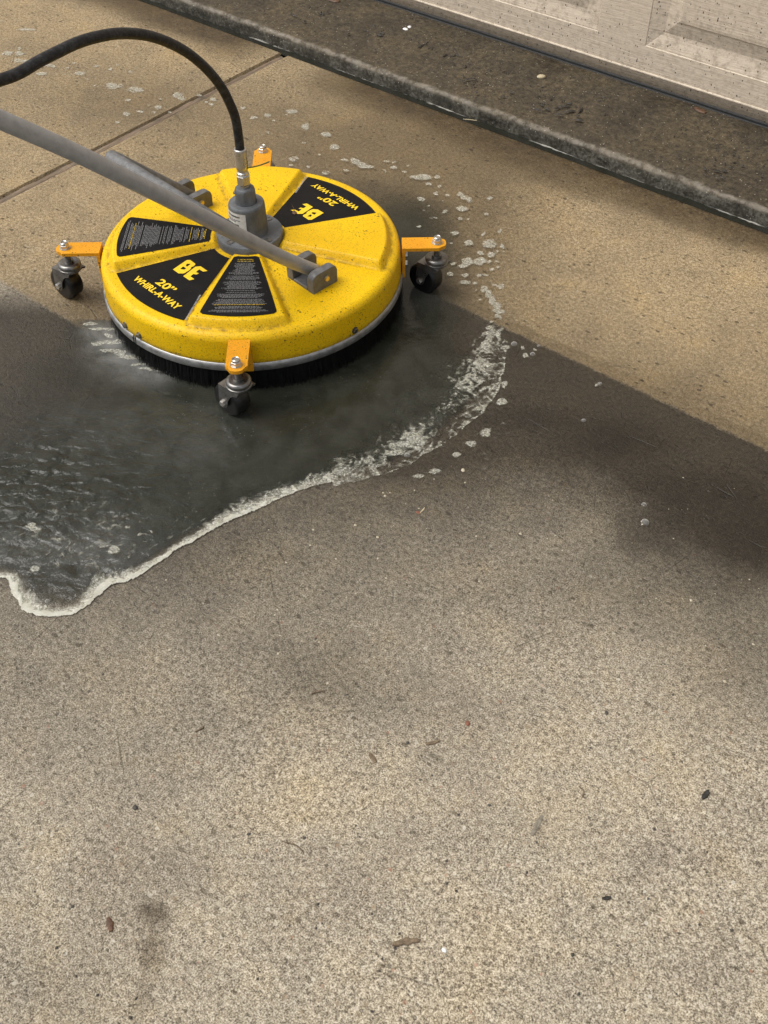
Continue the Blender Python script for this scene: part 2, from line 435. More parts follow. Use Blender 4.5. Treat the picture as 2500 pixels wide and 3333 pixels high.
def speckle_simple(name, c0, c1, rough=0.6, sc=80, metal=0.0):
    m = NM(name); n = m.noise(sc, 5, 0.7)
    m.inp('Base Color', m.mix(m.mapr(n, 0.3, 0.7), c0, c1)); m.inp('Roughness', rough); m.inp('Metallic', metal)
    m.inp('Normal', m.bump(n, 0.4, 0.001)); return m.m

M = dict(
    drive=concrete_driveway(), apron=concrete_apron(),
    yellow=yellow_paint('yellow powder coat', (0.74, 0.44, 0.0012), (0.80, 0.505, 0.0016), 0.92),
    orange=yellow_paint('amber powder coat', (0.70, 0.29, 0.010), (0.74, 0.34, 0.015), 0.9),
    pipe=galvanised('galvanised tube', (0.33, 0.335, 0.345), (0.42, 0.425, 0.435), (0.36, 0.46), 0.4),
    oldpipe=galvanised('dull galvanised tube', (0.10, 0.10, 0.098), (0.22, 0.22, 0.22), (0.6, 0.75), 0.2, 45),
    zinc=galvanised('zinc plate', (0.50, 0.48, 0.44), (0.66, 0.64, 0.60), (0.22, 0.4), 0.9),
    dark_zinc=galvanised('dull caster steel', (0.14, 0.137, 0.13), (0.27, 0.262, 0.25), (0.25, 0.42), 0.85),
    brass=galvanised('yellow zinc pin', (0.55, 0.42, 0.20), (0.65, 0.52, 0.28), (0.25, 0.4), 0.9),
    swivel=galvanised('grey swivel casting', (0.085, 0.09, 0.095), (0.16, 0.168, 0.175), (0.45, 0.62), 0.25, 40),
    bracket=galvanised('grey bracket steel', (0.10, 0.10, 0.10), (0.17, 0.17, 0.17), (0.42, 0.6), 0.3, 90),
    strip=galvanised('aluminium trim', (0.26, 0.26, 0.255), (0.42, 0.42, 0.41), (0.35, 0.6), 0.75, 70),
    decal=decal_mat(), door=door_mat(), water=water_mat(), foam=foam_mat(), wood=wood_mat(), hose=rubber_hose(),
    ink_y=speckle_simple('yellow print', (0.80, 0.50, 0.01), (0.88, 0.62, 0.02), 0.5, 300),
    ink_w=simple('white print', (0.30, 0.30, 0.30), 0.5, 0, 0.1).m, ink_k=simple('black print', (0.02, 0.02, 0.02), 0.5).m,
    paper=speckle_simple('paper label', (0.50, 0.49, 0.46), (0.62, 0.61, 0.58), 0.6, 200),
    bristle=simple('black nylon bristle', (0.006, 0.006, 0.006), 0.6, 0, 0.15).m,
    rubber=speckle_simple('black wheel rubber', (0.004, 0.004, 0.004), (0.010, 0.010, 0.010), 0.35, 200),
    seal=speckle_simple('black rubber seal', (0.007, 0.007, 0.007), (0.02, 0.02, 0.02), 0.7, 150),
    bark=speckle_simple('dry bark', (0.085, 0.060, 0.036), (0.22, 0.16, 0.10), 0.8, 300),
    leafd=speckle_simple('wet brown leaf', (0.05, 0.022, 0.010), (0.14, 0.07, 0.032), 0.55, 250),
    leafb=speckle_simple('black leaf litter', (0.010, 0.009, 0.007), (0.030, 0.025, 0.018), 0.6, 250),
    straw=speckle_simple('pale straw', (0.38, 0.31, 0.19), (0.52, 0.45, 0.30), 0.7, 250),
    white=speckle_simple('white petal', (0.70, 0.70, 0.68), (0.80, 0.80, 0.80), 0.6, 250),
    blue=speckle_simple('pale blue fleck', (0.22, 0.42, 0.62), (0.35, 0.55, 0.72), 0.6, 250),
    grass=speckle_simple('green grass blade', (0.05, 0.09, 0.015), (0.10, 0.15, 0.03), 0.6, 250),
    peb_d=speckle_simple('dark pebble', (0.035, 0.032, 0.028), (0.08, 0.072, 0.06), 0.6, 300),
    peb_r=speckle_simple('red pebble', (0.16, 0.055, 0.03), (0.24, 0.10, 0.06), 0.6, 300),
    peb_l=speckle_simple('pale pebble', (0.40, 0.34, 0.24), (0.56, 0.50, 0.38), 0.7, 300),
    sliver=speckle_simple('grey brown sliver', (0.12, 0.105, 0.08), (0.26, 0.23, 0.175), 0.8, 260),
    soil=speckle_simple('soil', (0.06, 0.05, 0.035), (0.13, 0.105, 0.07), 0.9, 8),
    wall=speckle_simple('painted wall', (0.42, 0.38, 0.31), (0.48, 0.43, 0.36), 0.8, 40),
)
mb = NM('bubble film'); mb.inp('Base Color', (0.75, 0.75, 0.72)); mb.inp('Roughness', 0.05); mb.inp('Specular IOR Level', 0.8)
fr = mb.n('ShaderNodeLayerWeight'); fr.inputs[0].default_value = 0.35
mb.inp('Alpha', mb.mapr(fr.outputs['Facing'], 0.1, 0.9, 0.12, 0.75)); M['bubble'] = mb.m

# ------------------------------------------------------------------ ground
bm = bmesh.new(); box(bm, -60, 60, -60, 60, -0.30, -0.16)
struct(bm_obj('ground', bm, None, M['soil']))

# moisture (0..1) and stain blobs, given in photo coordinates of the 1659-wide view: x, y, rx, ry, amount
WET = [(620, 690, 400, 330, 1.0), (900, 860, 300, 220, 0.95), (1270, 880, 400, 130, 0.88), (1660, 1110, 320, 200, 0.9),
       (150, 1000, 420, 330, 0.9), (120, 800, 330, 110, 0.9), (0, 700, 190, 65, 0.75), (200, 720, 120, 60, 0.6), (950, 500, 190, 200, 1.0), (820, 340, 310, 110, 0.95), (1180, 330, 300, 60, 0.42), (620, 250, 190, 70, 0.4), (280, 225, 240, 85, 0.68), (60, 120, 130, 60, 0.25),
       (560, 1220, 560, 170, 0.22), (1200, 1060, 330, 110, 0.28), (680, 1450, 170, 95, 0.40), (850, 1520, 150, 60, 0.16), (330, 1640, 260, 60, 0.10), (1000, 1300, 240, 130, 0.14), (80, 1480, 260, 110, 0.20),
       (240, 1700, 220, 160, 0.10), (980, 1560, 200, 100, 0.10), (1640, 1420, 170, 160, 0.42), (90, 2150, 170, 140, 0.22), (290, 1920, 170, 90, 0.12),
       (430, 1560, 160, 70, 0.15), (1360, 1280, 260, 110, 0.28)]
STAIN = [(1330, 955, 115, 50, 0.85), (1500, 1060, 170, 50, 0.7), (1650, 1150, 150, 85, 0.85), (1420, 1145, 85, 55, 0.75), (1150, 905, 140, 26, 0.6),
         (332, 1973, 34, 28, 0.95), (316, 2055, 28, 48, 0.85), (302, 2150, 22, 52, 0.5), (1160, 1785, 12, 26, 0.5)]
WETG = [(atv(x, y), atv(x + rx, y), atv(x, y + ry), a) for x, y, rx, ry, a in WET]
STG = [(atv(x, y), atv(x + rx, y), atv(x, y + ry), a) for x, y, rx, ry, a in STAIN]

def blob_sum(L, x, y, sharp=2.0):
    keep = np.ones_like(x)
    for c, ex, ey, a in L:
        A = np.array([[ex.x - c.x, ey.x - c.x], [ex.y - c.y, ey.y - c.y]]); Ai = np.linalg.inv(A)
        u = Ai[0, 0] * (x - c.x) + Ai[0, 1] * (y - c.y); v = Ai[1, 0] * (x - c.x) + Ai[1, 1] * (y - c.y)
        g = np.exp(-((u * u + v * v) ** (sharp / 2)) * 0.9)
        keep = keep * (1 - a * g)
    return 1 - keep

def grid_mesh(name, xs, ys, zf, attrs):
    xs = np.asarray(xs); ys = np.asarray(ys)
    GX, GY = np.meshgrid(xs, ys); nx, ny = len(xs), len(ys)
    co = np.stack([GX, GY, zf(GX, GY)], -1).reshape(-1, 3)
    idx = np.arange(nx * ny).reshape(ny, nx)
    q = np.stack([idx[:-1, :-1], idx[:-1, 1:], idx[1:, 1:], idx[1:, :-1]], -1).reshape(-1, 4)
    me = np_mesh(name, co, q)
    for k, f in attrs.items():
        a = me.attributes.new(k, 'FLOAT', 'POINT'); a.data.foreach_set('value', f(GX, GY).astype(np.float32).ravel())
    return me

def np_mesh(name, co, q):
    me = bpy.data.meshes.new(name)
    me.vertices.add(len(co)); me.vertices.foreach_set('co', np.asarray(co, np.float32).ravel())
    me.loops.add(q.size); me.loops.foreach_set('vertex_index', q.astype(np.int32).ravel())
    me.polygons.add(len(q)); k = q.shape[1]
    me.polygons.foreach_set('loop_start', np.arange(0, q.size, k, dtype=np.int32))
    me.polygons.foreach_set('loop_total', np.full(len(q), k, np.int32))
    me.update(calc_edges=True); me.validate()
    return me

def wetf(x, y):
    wv = blob_sum(WETG, x, y)
    # seepage band in front of the apron, broken at the timber joint
    n = fbm(x * 5, y * 5, 11, 4)
    seep = sst(0.60, 0.72, y + (n - 0.5) * 0.14) * (0.25 + 0.75 * sst(0.05, 0.14, np.abs(x + 0.60))) * 0.75
    n4 = fbm(x * 6 + 2, y * 6, 13, 4) - 0.5
    band = 0.93 * (1 - sst(0.08, 0.34, 0.2035 - y + n4 * 0.16)) * sst(0.15, 0.40, x) * (y < 0.23)
    return np.clip(1 - (1 - wv) * (1 - seep) * (1 - band), 0, 1)
def stainf(x, y):
    n = (fbm(x * 14, y * 14, 31, 4) - 0.5)
    s = blob_sum(STG, x + n * 0.012, y + n * 0.012, 3.0)
    n2 = fbm(x * 4 + 3, y * 9, 51, 4)
    s2 = sst(0.64, 0.74, y + (n2 - 0.5) * 0.10) * (sst(-0.52, -0.36, x + (n2 - .5) * .1) + sst(-0.72, -0.80, x)) * 0.80
    return np.clip(np.maximum(s, s2), 0, 1)
def zslab(x, y):
    z = (fbm(x * 3, y * 3, 5, 2) - 0.5) * 0.0025
    return z - 0.004 * sst(0.763, 0.770, y)
def axis(a, b, lo, hi, fine=0.007, coarse=0.45):
    out = [a]; v = a
    while v < b - 1e-6:
        v += fine if lo - 1e-9 <= v < hi else coarse
        if out[-1] < lo < v: v = lo
        out.append(min(v, b))
    return out
ysl = axis(-6.0, 0.770, -1.7, 0.770)
YSTEP = ysl[:-1] if ysl[-1] - ysl[-2] < 1e-4 else ysl
def slab(name, x0, x1, lo, hi, ex0, ex1):
    xs = axis(x0, x1, lo, hi)
    me = grid_mesh(name, xs, ysl, zslab, dict(wet=wetf, stain=stainf))
    bmx = bmesh.new(); bmx.from_mesh(me)
    es = [e for e in bmx.edges if e.is_boundary]
    r = bmesh.ops.extrude_edge_only(bmx, edges=es)
    for v in r['geom']:
        if isinstance(v, bmesh.types.BMVert): v.co.z = -0.12
    bmx.to_mesh(me); bmx.free()
    return struct(link(name, me, None, M['drive']))
slab('driveway', -0.6258, 6.0, -0.6258, 1.9, 0, 0)
slab('driveway', -6.0, -0.6522, -1.9, -0.6522, 0, 0)

# timber strip in the joint
bm = bmesh.new()
n = 160
yy = np.linspace(-6.0, 0.755, 40).tolist() + []
yy = sorted(set(np.linspace(-6, -1.2, 12).tolist() + np.linspace(-1.2, 0.755, 180).tolist()))
rows = []
for y in yy:
    nz = [-0.0028 + 0.0022 * (fbm(np.array(k * 3.0), np.array(y * 60), 3, 3) - 0.5) * 2 for k in range(5)]
    xs_ = [-0.6510, -0.6450, -0.6390, -0.6330, -0.6272]
    rows.append([bm.verts.new((x + 0.0006 * math.sin(y * 37 + i), y, float(z) - (0.004 if i in (0, 4) else 0))) for i, (x, z) in enumerate(zip(xs_, nz))])
for a, b in zip(rows, rows[1:]):
    for i in range(4): bm.faces.new((a[i], a[i + 1], b[i + 1], b[i]))
tag(bm_obj('expansion_joint_strip', bm, None, M['wood'], True), 'thin weathered brown timber strip set in the joint between driveway slabs', 'joint strip')

# apron with worn nose
bm = bmesh.new()
prof = [(0.7900, -0.10), (0.7900, -0.002), (0.7905, 0.010), (0.7912, 0.018), (0.7930, 0.0245), (0.7965, 0.0285), (0.8020, 0.0305), (0.82, 0.0320), (0.86, 0.0350), (0.95, 0.0400), (1.05, 0.0416), (1.20, 0.042), (1.6, 0.042)]
xs = axis(-6.0, 6.0, -1.9, 1.5, 0.005, 0.5)
rows = []
for x in xs:
    row = []
    for i, (y, z) in enumerate(prof):
        xa = np.array(x)
        nn = float(fbm(xa * 24, np.array(i * 1.7), 21, 4)) - 0.5
        n3 = float(fbm(xa * 90, np.array(i * 2.3), 25, 3)) - 0.5
        big = float(fbm(xa * 4, np.array(0.0), 28, 3)) - 0.5
        k = 1.0 if 1 <= i <= 7 else 0.15
        row.append(bm.verts.new((x, y + (nn * 0.006 + n3 * 0.002 + big * 0.006) * k * (1.4 if i <= 3 else 1), z + (nn * 0.005 * k if i > 0 else 0) * (1 if i >= 3 else 0))))
    rows.append(row)
for a, b in zip(rows, rows[1:]):
    for i in range(len(prof) - 1): bm.faces.new((a[i], b[i], b[i + 1], a[i + 1]))
struct(bm_obj('garage_apron', bm, None, M['apron'], True))

# gutter between slab and apron with a trickle of water
bm = bmesh.new(); box(bm, -6, 6, 0.7705, 0.8000, -0.10, -0.030)
struct(bm_obj('gutter', bm, None, M['soil']))
gm = NM('gutter water'); gX, gY, gZ = gm.sep(); gm.inp('Roughness', 0.12)
scum = gm.math('MULTIPLY', gm.mapr(gm.math('ADD', gY, gm.math('MULTIPLY', gm.noise(60, 4), 0.010)), 0.7895, 0.7935), gm.mapr(gm.noise(7, 4, 0.7), 0.45, 0.62))
gm.inp('Base Color', gm.mix(scum, (0.018, 0.018, 0.013), (0.40, 0.39, 0.35)))
gm.inp('Normal', gm.bump(gm.noise(120, 3), 0.25, 0.003))
bm = bmesh.new()
gx = np.arange(-2.0, 1.6, 0.02)
rows = [[bm.verts.new((x, 0.7655 + 0.005 * (float(vn(np.array(x * 30), np.array(1.0), 4)) - .5), -0.0028)), bm.verts.new((x, 0.7985, -0.0028))] for x in gx]
for a, b in zip(rows, rows[1:]): bm.faces.new((a[0], b[0], b[1], a[1]))
struct(bm_obj('gutter_water', bm, None, gm.m))

# ------------------------------------------------------------------ garage door
door = empty('garage_door', (0, 1.075, 0.0))
tag(door, 'cream steel garage door with embossed wood grain and raised panels, splashed with dirt', 'garage door')
DX0, DX1 = -3.005, 1.875; PITCH = 0.61; PW = 0.49; P0 = 0.165
panels = [P0 + PITCH * k for k in range(-5, 3)]
def panel_mesh(w, h):
    bmx = bmesh.new()
    # rings: inset, depth (negative = towards the camera side is -Y, so recess is +Y)
    rings = [(0.0, 0.0), (0.002, 0.0018), (0.004, 0.0016), (0.030, 0.0078), (0.037, 0.0088), (0.066, 0.0028), (0.0685, 0.0004), (0.074, -0.0003)]
    prev = None
    for ins, d in rings:
        ring = [bmx.verts.new((ins, d, ins)), bmx.verts.new((w - ins, d, ins)), bmx.verts.new((w - ins, d, h - ins)), bmx.verts.new((ins, d, h - ins))]
        if prev:
            for i in range(4):
                j = (i + 1) % 4
                bmx.faces.new((prev[i], prev[j], ring[j], ring[i]))
        prev = ring
    bmx.faces.new(prev)
    me = bpy.data.meshes.new('raised_panel'); bmesh.ops.recalc_face_normals(bmx, faces=bmx.faces); bmx.to_mesh(me); bmx.free()
    me.materials.append(M['door']); return me
ph_first = panel_mesh(PW, 0.29); ph_other = panel_mesh(PW, 0.37)
SECT = [(0.077, 0.545, 0.130, 0.420), (0.548, 1.068, 0.623, 0.993), (1.071, 1.591, 1.146, 1.516), (1.594, 2.114, 1.669, 2.039)]
for si, (z0, z1, pz0, pz1) in enumerate(SECT):
    bm = bmesh.new()
    cuts = [DX0] + [c for p in panels for c in (p, p + PW)] + [DX1]
    zc = [z0, pz0, pz1, z1]
    for i in range(len(cuts) - 1):
        for j in range(3):
            if j == 1 and i % 2 == 1: continue
            a = [bm.verts.new(p) for p in ((cuts[i], 0, zc[j]), (cuts[i + 1], 0, zc[j]), (cuts[i + 1], 0, zc[j + 1]), (cuts[i], 0, zc[j + 1]))]
            bm.faces.new(a)
    # lips top and bottom
    for zz, s in ((z0, 1), (z1, -1)):
        a = [bm.verts.new(p) for p in ((DX0, 0, zz), (DX1, 0, zz), (DX1, 0.03, zz), (DX0, 0.03, zz))]; bm.faces.new(a)
    bmesh.ops.remove_doubles(bm, verts=bm.verts, dist=1e-5)
    sec = bm_obj('door_section', bm, door, M['door'])
    for p in panels:
        o = link('raised_panel', ph_first if si == 0 else ph_other, sec); o.location = (p, 0, pz0)
# folded bottom rail, its bright ridge, retainer and rubber seal
bm = bmesh.new()
pr = [(0.004, 0.0775), (-0.0005, 0.0765), (-0.0030, 0.0745), (-0.0022, 0.0720), (0.0000, 0.0700), (0.0005, 0.0480), (0.004, 0.0475), (0.02, 0.0475)]
rows = [[bm.verts.new((x, y, z)) for y, z in pr] for x in np.linspace(DX0, DX1, 60)]
for a, b in zip(rows, rows[1:]):
    for i in range(len(pr) - 1): bm.faces.new((a[i], b[i], b[i + 1], a[i + 1]))
bm_obj('bottom_rail', bm, door, M['door'], True)
bm = bmesh.new()
pr = [(0.012, 0.0515), (0.002, 0.0510), (-0.0015, 0.0490), (-0.0030, 0.0462), (-0.0012, 0.0440), (-0.0045, 0.0425), (-0.0060, 0.0398), (-0.002, 0.0385), (0.02, 0.0385)]
rows = []
for x in np.arange(-1.9, 1.9, 0.012).tolist():
    k = 0.0015 * (float(vn(np.array(x * 20), np.array(2.0), 9)) - .5)
    rows.append([bm.verts.new((x, y + k, z)) for y, z in pr])
for a, b in zip(rows, rows[1:]):
    for i in range(len(pr) - 1): bm.faces.new((a[i], b[i], b[i + 1], a[i + 1]))
bm_obj('bottom_seal', bm, door, M['seal'], True)
# wall around the opening
hw = empty('house_wall', (0, 1.075, 0))
tag(hw, 'plain painted wall framing the garage door', 'wall')
for nm, b in (('wall_header', (-6, 6, -0.03, 0.25, 2.12, 2.75)), ('wall_side', (DX1 + 0.005, 6, -0.03, 0.25, 0.0, 2.115)), ('wall_side', (-6, DX0 - 0.005, -0.03, 0.25, 0.0, 2.115))):
    bm = bmesh.new(); box(bm, *b); bm_obj(nm, bm, hw, M['wall'])

# ------------------------------------------------------------------ surface cleaner
ROT = R(-6)
SCN = empty('surface_cleaner', (0, 0, 0), ROT)
tag(SCN, 'round yellow pressure-washer surface cleaner with black stickers on four casters', 'surface cleaner')
RC = Matrix.Rotation(ROT, 3, 'Z')

def zbase(r):
    return np.where(r < 0.06, 0.1210, 0.1120 + (0.237 - r) / 0.177 * 0.0090)
def emboss(x, y):
    r = np.hypot(x, y); th = np.arctan2(y, x)
    dth = np.abs(((th - math.pi / 4) + math.pi / 4) % (math.pi / 2) - math.pi / 4)
    da = np.maximum((dth - R(18.0)) * r, 0); dr = np.maximum(np.maximum(r - 0.2345, 0.064 - r), 0)
    q = np.hypot(da, dr)
    mk = 1 - sst(0.0, 0.0115, q)
    top = 0.1262 + (0.23 - r) * 0.022
    return mk, top
def zdeck(x, y):
    r = np.hypot(x, y)
    zb = zbase(r); mk, top = emboss(x, y)
    return zb + np.maximum(top - zb, 0) * mk
# polar deck mesh
NA = 576
rr_ = np.concatenate([np.linspace(0.0405, 0.06, 5), np.linspace(0.062, 0.078, 9), np.linspace(0.084, 0.222, 18), np.linspace(0.226, 0.2465, 13)])
rings = []
ang = np.arange(NA) * 2 * np.pi / NA
for r in rr_:
    x = r * np.cos(ang); y = r * np.sin(ang); rings.append(np.stack([x, y, zdeck(x, y)], 1))
zr = float(zbase(np.array(0.2465)))
for a in np.linspace(0, math.pi / 2, 9)[1:]:
    r = 0.2465 + 0.0140 * math.sin(a); z = zr - 0.0150 * (1 - math.cos(a)); rings.append(np.stack([r * np.cos(ang), r * np.sin(ang), np.full(NA, z)], 1))
for r, z in ((0.2609, 0.090), (0.2615, 0.078), (0.2620, 0.066), (0.2622, 0.0555), (0.2600, 0.0545), (0.2590, 0.060), (0.2570, 0.085), (0.240, 0.100), (0.05, 0.105)):
    rings.append(np.stack([r * np.cos(ang), r * np.sin(ang), np.full(NA, z)], 1))
co = np.concatenate(rings); q = []
for i in range(len(rings) - 1):
    a = i * NA + np.arange(NA); b = i * NA + (np.arange(NA) + 1) % NA
    q.append(np.stack([a + NA, b + NA, b, a], 1)[:, ::-1])
me = np_mesh('deck', co, np.concatenate(q))
r_d = np.hypot(co[:, 0], co[:, 1]); t_d = np.arctan2(co[:, 1], co[:, 0])
dth_ = np.abs(((t_d - math.pi / 4) + math.pi / 4) % (math.pi / 2) - math.pi / 4)
q_d = np.hypot(np.maximum((dth_ - R(18.0)) * r_d, 0), np.maximum(np.maximum(r_d - 0.2345, 0.064 - r_d), 0))
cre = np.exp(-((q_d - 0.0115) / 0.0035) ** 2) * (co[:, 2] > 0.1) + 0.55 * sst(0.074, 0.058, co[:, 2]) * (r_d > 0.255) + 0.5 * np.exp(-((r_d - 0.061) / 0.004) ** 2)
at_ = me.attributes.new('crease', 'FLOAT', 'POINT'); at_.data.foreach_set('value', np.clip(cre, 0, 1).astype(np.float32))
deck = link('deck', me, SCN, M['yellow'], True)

def sector_patch(name, quad_fn, nu, nv, off, mat, parent):
    U_, V_ = np.meshgrid(np.linspace(0, 1, nu), np.linspace(0, 1, nv))
    x, y = quad_fn(U_, V_)
    z = zdeck(x, y) + off
    co = np.stack([x, y, z], -1).reshape(-1, 3); idx = np.arange(nu * nv).reshape(nv, nu)
    q = np.stack([idx[:-1, :-1], idx[:-1, 1:], idx[1:, 1:], idx[1:, :-1]], -1).reshape(-1, 4)
    return link(name, np_mesh(name, co, q), parent, mat)

def rot_xy(x, y, a):
    c, s = math.cos(a), math.sin(a); return c * x - s * y, s * x + c * y
def be_shape(a):
    def f(u, v):
        # v: 0 inner .. 1 outer ; u across
        r_out = 0.2365; half = R(23.0)
        t = (u - 0.5) * 2
        xo = r_out * np.sin(t * half); yo = -r_out * np.cos(t * half)
        xi = 0.0205 * t; yi = -np.sqrt(0.0665 ** 2 - xi ** 2)
        x = xi + (xo - xi) * v; y = yi + (yo - yi) * v
        return rot_xy(x, y, a)
    return f
def tx_shape(a):
    def f(u, v):
        t = (u - 0.5) * 2
        r = 0.068 + (0.2285 - 0.068) * v
        # rounded corners: shrink half angle close to the ends
        e = np.minimum(v, 1 - v) * (0.2285 - 0.068); rad = 0.006
        cut = np.where(e < rad, rad - np.sqrt(np.maximum(rad ** 2 - (rad - e) ** 2, 0)), 0)
        half = R(15.9) + (1 - v) * R(1.2) - cut / r
        x = r * np.sin(t * half); y = -r * np.cos(t * half)
        return rot_xy(x, y, a)
    return f
for k, a in enumerate((0, math.pi)):
    o = sector_patch('sticker', be_shape(a), 33, 33, 0.0006, M['decal'], deck)
    o['label'] = 'black wedge sticker with yellow lettering'
for k, a in enumerate((R(45), R(-45))):
    o = sector_patch('sticker', tx_shape(a), 17, 49, 0.0006, M['decal'], deck)
    o['label'] = 'black wedge sticker with fine print'

# lettering: printed glyphs laid on the stickers
def text_mesh(body, size, off=0.0, shear=0.0, width=None):
    cu = bpy.data.curves.new('t', 'FONT'); cu.body = body; cu.size = size; cu.offset = off; cu.shear = shear
    cu.align_x = 'CENTER'; cu.resolution_u = 3; cu.fill_mode = 'FRONT' if hasattr(cu, 'fill_mode') else cu.fill_mode
    o = bpy.data.objects.new('t', cu); COL.objects.link(o)
    bpy.context.view_layer.update()
    dg = bpy.context.evaluated_depsgraph_get()
    me = bpy.data.meshes.new_from_object(o.evaluated_get(dg))
    bpy.data.objects.remove(o); bpy.data.curves.remove(cu)
    if width:
        xs_ = [v.co.x for v in me.vertices]; s = width / (max(xs_) - min(xs_))
        for v in me.vertices: v.co.x *= s
    return me
def lay(me, cx, cy, rot, a, name, mat, off=0.0013):
    c, s = math.cos(rot), math.sin(rot)
    for v in me.vertices:
        x, y = v.co.x, v.co.y
        x, y = c * x - s * y + cx, s * x + c * y + cy
        x, y = rot_xy(x, y, a)
        v.co = (x, y, float(zdeck(np.array(x), np.array(y))) + off)
    me.name = name; me.materials.clear(); me.materials.append(mat)
    return link(name, me, deck)
B_O = [(-0.0264, -0.1483), (-0.0283, -0.1322), (-0.0298, -0.1162), (-0.0259, -0.112), (-0.0106, -0.1128), (-0.0084, -0.1148), (-0.0073, -0.1176), (-0.0077, -0.1236), (-0.0055, -0.1261), (-0.0038, -0.1299), (-0.0034, -0.1404), (-0.0041, -0.1431), (-0.0106, -0.1485)]
B_H1 = [(-0.0212, -0.1225), (-0.0160, -0.1182), (-0.0145, -0.1268), (-0.0163, -0.1279), (-0.0195, -0.1257)]
B_H2 = [(-0.0200, -0.1318), (-0.0145, -0.1310), (-0.0118, -0.1318), (-0.0115, -0.1355), (-0.0180, -0.1395)]
E_O = [(0.0016, -0.148), (-0.0011, -0.1329), (-0.0038, -0.1181), (0.0018, -0.1114), (0.0208, -0.1115), (0.017, -0.1177), (0.0069, -0.1182), (0.0087, -0.127), (0.0148, -0.125), (0.0149, -0.1301), (0.0095, -0.1329), (0.0111, -0.1401), (0.0219, -0.1404), (0.0183, -0.1481)]
def poly_mesh(outlines):
    cu = bpy.data.curves.new('p', 'CURVE'); cu.dimensions = '2D'; cu.fill_mode = 'BOTH'
    for pts in outlines:
        s = cu.splines.new('POLY'); s.points.add(len(pts) - 1); s.use_cyclic_u = True
        for p, c in zip(s.points, pts): p.co = (c[0], c[1], 0, 1)
    o = bpy.data.objects.new('p', cu); COL.objects.link(o); bpy.context.view_layer.update()
    me = bpy.data.meshes.new_from_object(o.evaluated_get(bpy.context.evaluated_depsgraph_get()))
    bpy.data.objects.remove(o); bpy.data.curves.remove(cu); return me
for a in (0, math.pi):
    lay(poly_mesh([B_O, B_H1, B_H2, E_O]), 0, 0, 0, a, 'emblem', M['ink_y'])
    lay(text_mesh('20”', 0.0215, 0.0006, 0.0, 0.042), 0.001, -0.1905, 0, a, 'lettering', M['ink_y'])
    lay(text_mesh('WHIRL-A-WAY', 0.0175, 0.0006, 0.0, 0.120), 0.003, -0.2100, 0, a, 'lettering', M['ink_y'])
    lay(text_mesh('MADE IN CHINA / FABRIQUÉ EN CHINE', 0.0042, 0.0002, 0, 0.064), 0.0770, -0.1880, R(-60), a, 'lettering', M['ink_w'])
# fine print too small to read: rows of word-long strokes, a few rows yellow
def fine_print(a, seed):
    r_ = random.Random(seed); W, Yl = bmesh.new(), bmesh.new()
    rad = 0.078; i = 0
    while rad < 0.2205:
        gap = r_.random() < 0.30
        yel = i in (0, 1) or r_.random() < 0.05
        halfw = math.tan(R(15.0)) * rad * (0.55 + 0.36 * r_.random()) - 0.002
        x = -halfw; tgt = Yl if yel else W
        while x < halfw:
            wl = 0.0014 + 0.0042 * r_.random()
            x1 = min(x + wl, halfw)
            if x1 - x > 0.0006:
                n_ = max(1, int((x1 - x) / 0.0011)); st = (x1 - x) / n_
                for k in range(n_):
                    h = 0.00062 + 0.0005 * r_.random(); o_ = 0.0003 * r_.random()
                    vs_ = []
                    for px, py in ((x + k * st, o_), (x + (k + 0.78) * st, o_), (x + (k + 0.78) * st, o_ + h), (x + k * st, o_ + h)):
                        gx_, gy_ = rot_xy(px, -(rad - py), a)
                        vs_.append(tgt.verts.new((gx_, gy_, float(zdeck(np.array(gx_), np.array(gy_))) + 0.0012)))
                    tgt.faces.new(vs_)
            x = x1 + 0.0009
        rad += 0.0046 if gap else 0.0023; i += 1
    for bmx, mt in ((W, M['ink_w']), (Yl, M['ink_y'])):
        o = bm_obj('fine_print', bmx, deck, mt); o['kind'] = 'stuff'
fine_print(R(45), 3); fine_print(R(-45), 5)

# trim strip, screws, brush skirt
GAP = R(-95 + 6)
bm = bmesh.new()
prof = [(0.2600, 0.0445), (0.2640, 0.0440), (0.2655, 0.0462), (0.2655, 0.0550), (0.2640, 0.0585), (0.2626, 0.0590)]
lathe(bm, prof, 200, a0=GAP + R(1.3), a1=GAP + 2 * math.pi - R(0.6))
bm_obj('trim_strip', bm, SCN, M['strip'], True)
bm = bmesh.new()
prof2 = [(0.2590, 0.0440), (0.2632, 0.0435), (0.2640, 0.0460), (0.2638, 0.0545), (0.2626, 0.058)]
lathe(bm, prof2, 4, a0=GAP - R(0.8), a1=GAP + R(0.2))
bm_obj('strip_end', bm, SCN, M['strip'], True)
def hexbolt(bm, M4, r, h, dome=False):
    for k in range(6): pass
    ringb = [bm.verts.new(M4 @ Vector((r * math.cos(k * math.pi / 3), r * math.sin(k * math.pi / 3), 0))) for k in range(6)]
    ringm = [bm.verts.new(M4 @ Vector((r * math.cos(k * math.pi / 3), r * math.sin(k * math.pi / 3), h * 0.85))) for k in range(6)]
    ringt = [bm.verts.new(M4 @ Vector((r * 0.84 * math.cos(k * math.pi / 3), r * 0.84 * math.sin(k * math.pi / 3), h))) for k in range(6)]
    for A_, B_ in ((ringb, ringm), (ringm, ringt)):
        for k in range(6):
            j = (k + 1) % 6; bm.faces.new((A_[k], A_[j], B_[j], B_[k]))
    bm.faces.new(ringt); bm.faces.new(list(reversed(ringb)))
def radial(az, r, z):
    """frame on the deck side: local Z points outwards"""
    d = Vector((math.cos(az), math.sin(az), 0)); t = Vector((-math.sin(az), math.cos(az), 0)); u = Vector((0, 0, 1))
    m = Matrix((t, u, d)).transposed().to_4x4(); m.translation = d * r + u * z; return m
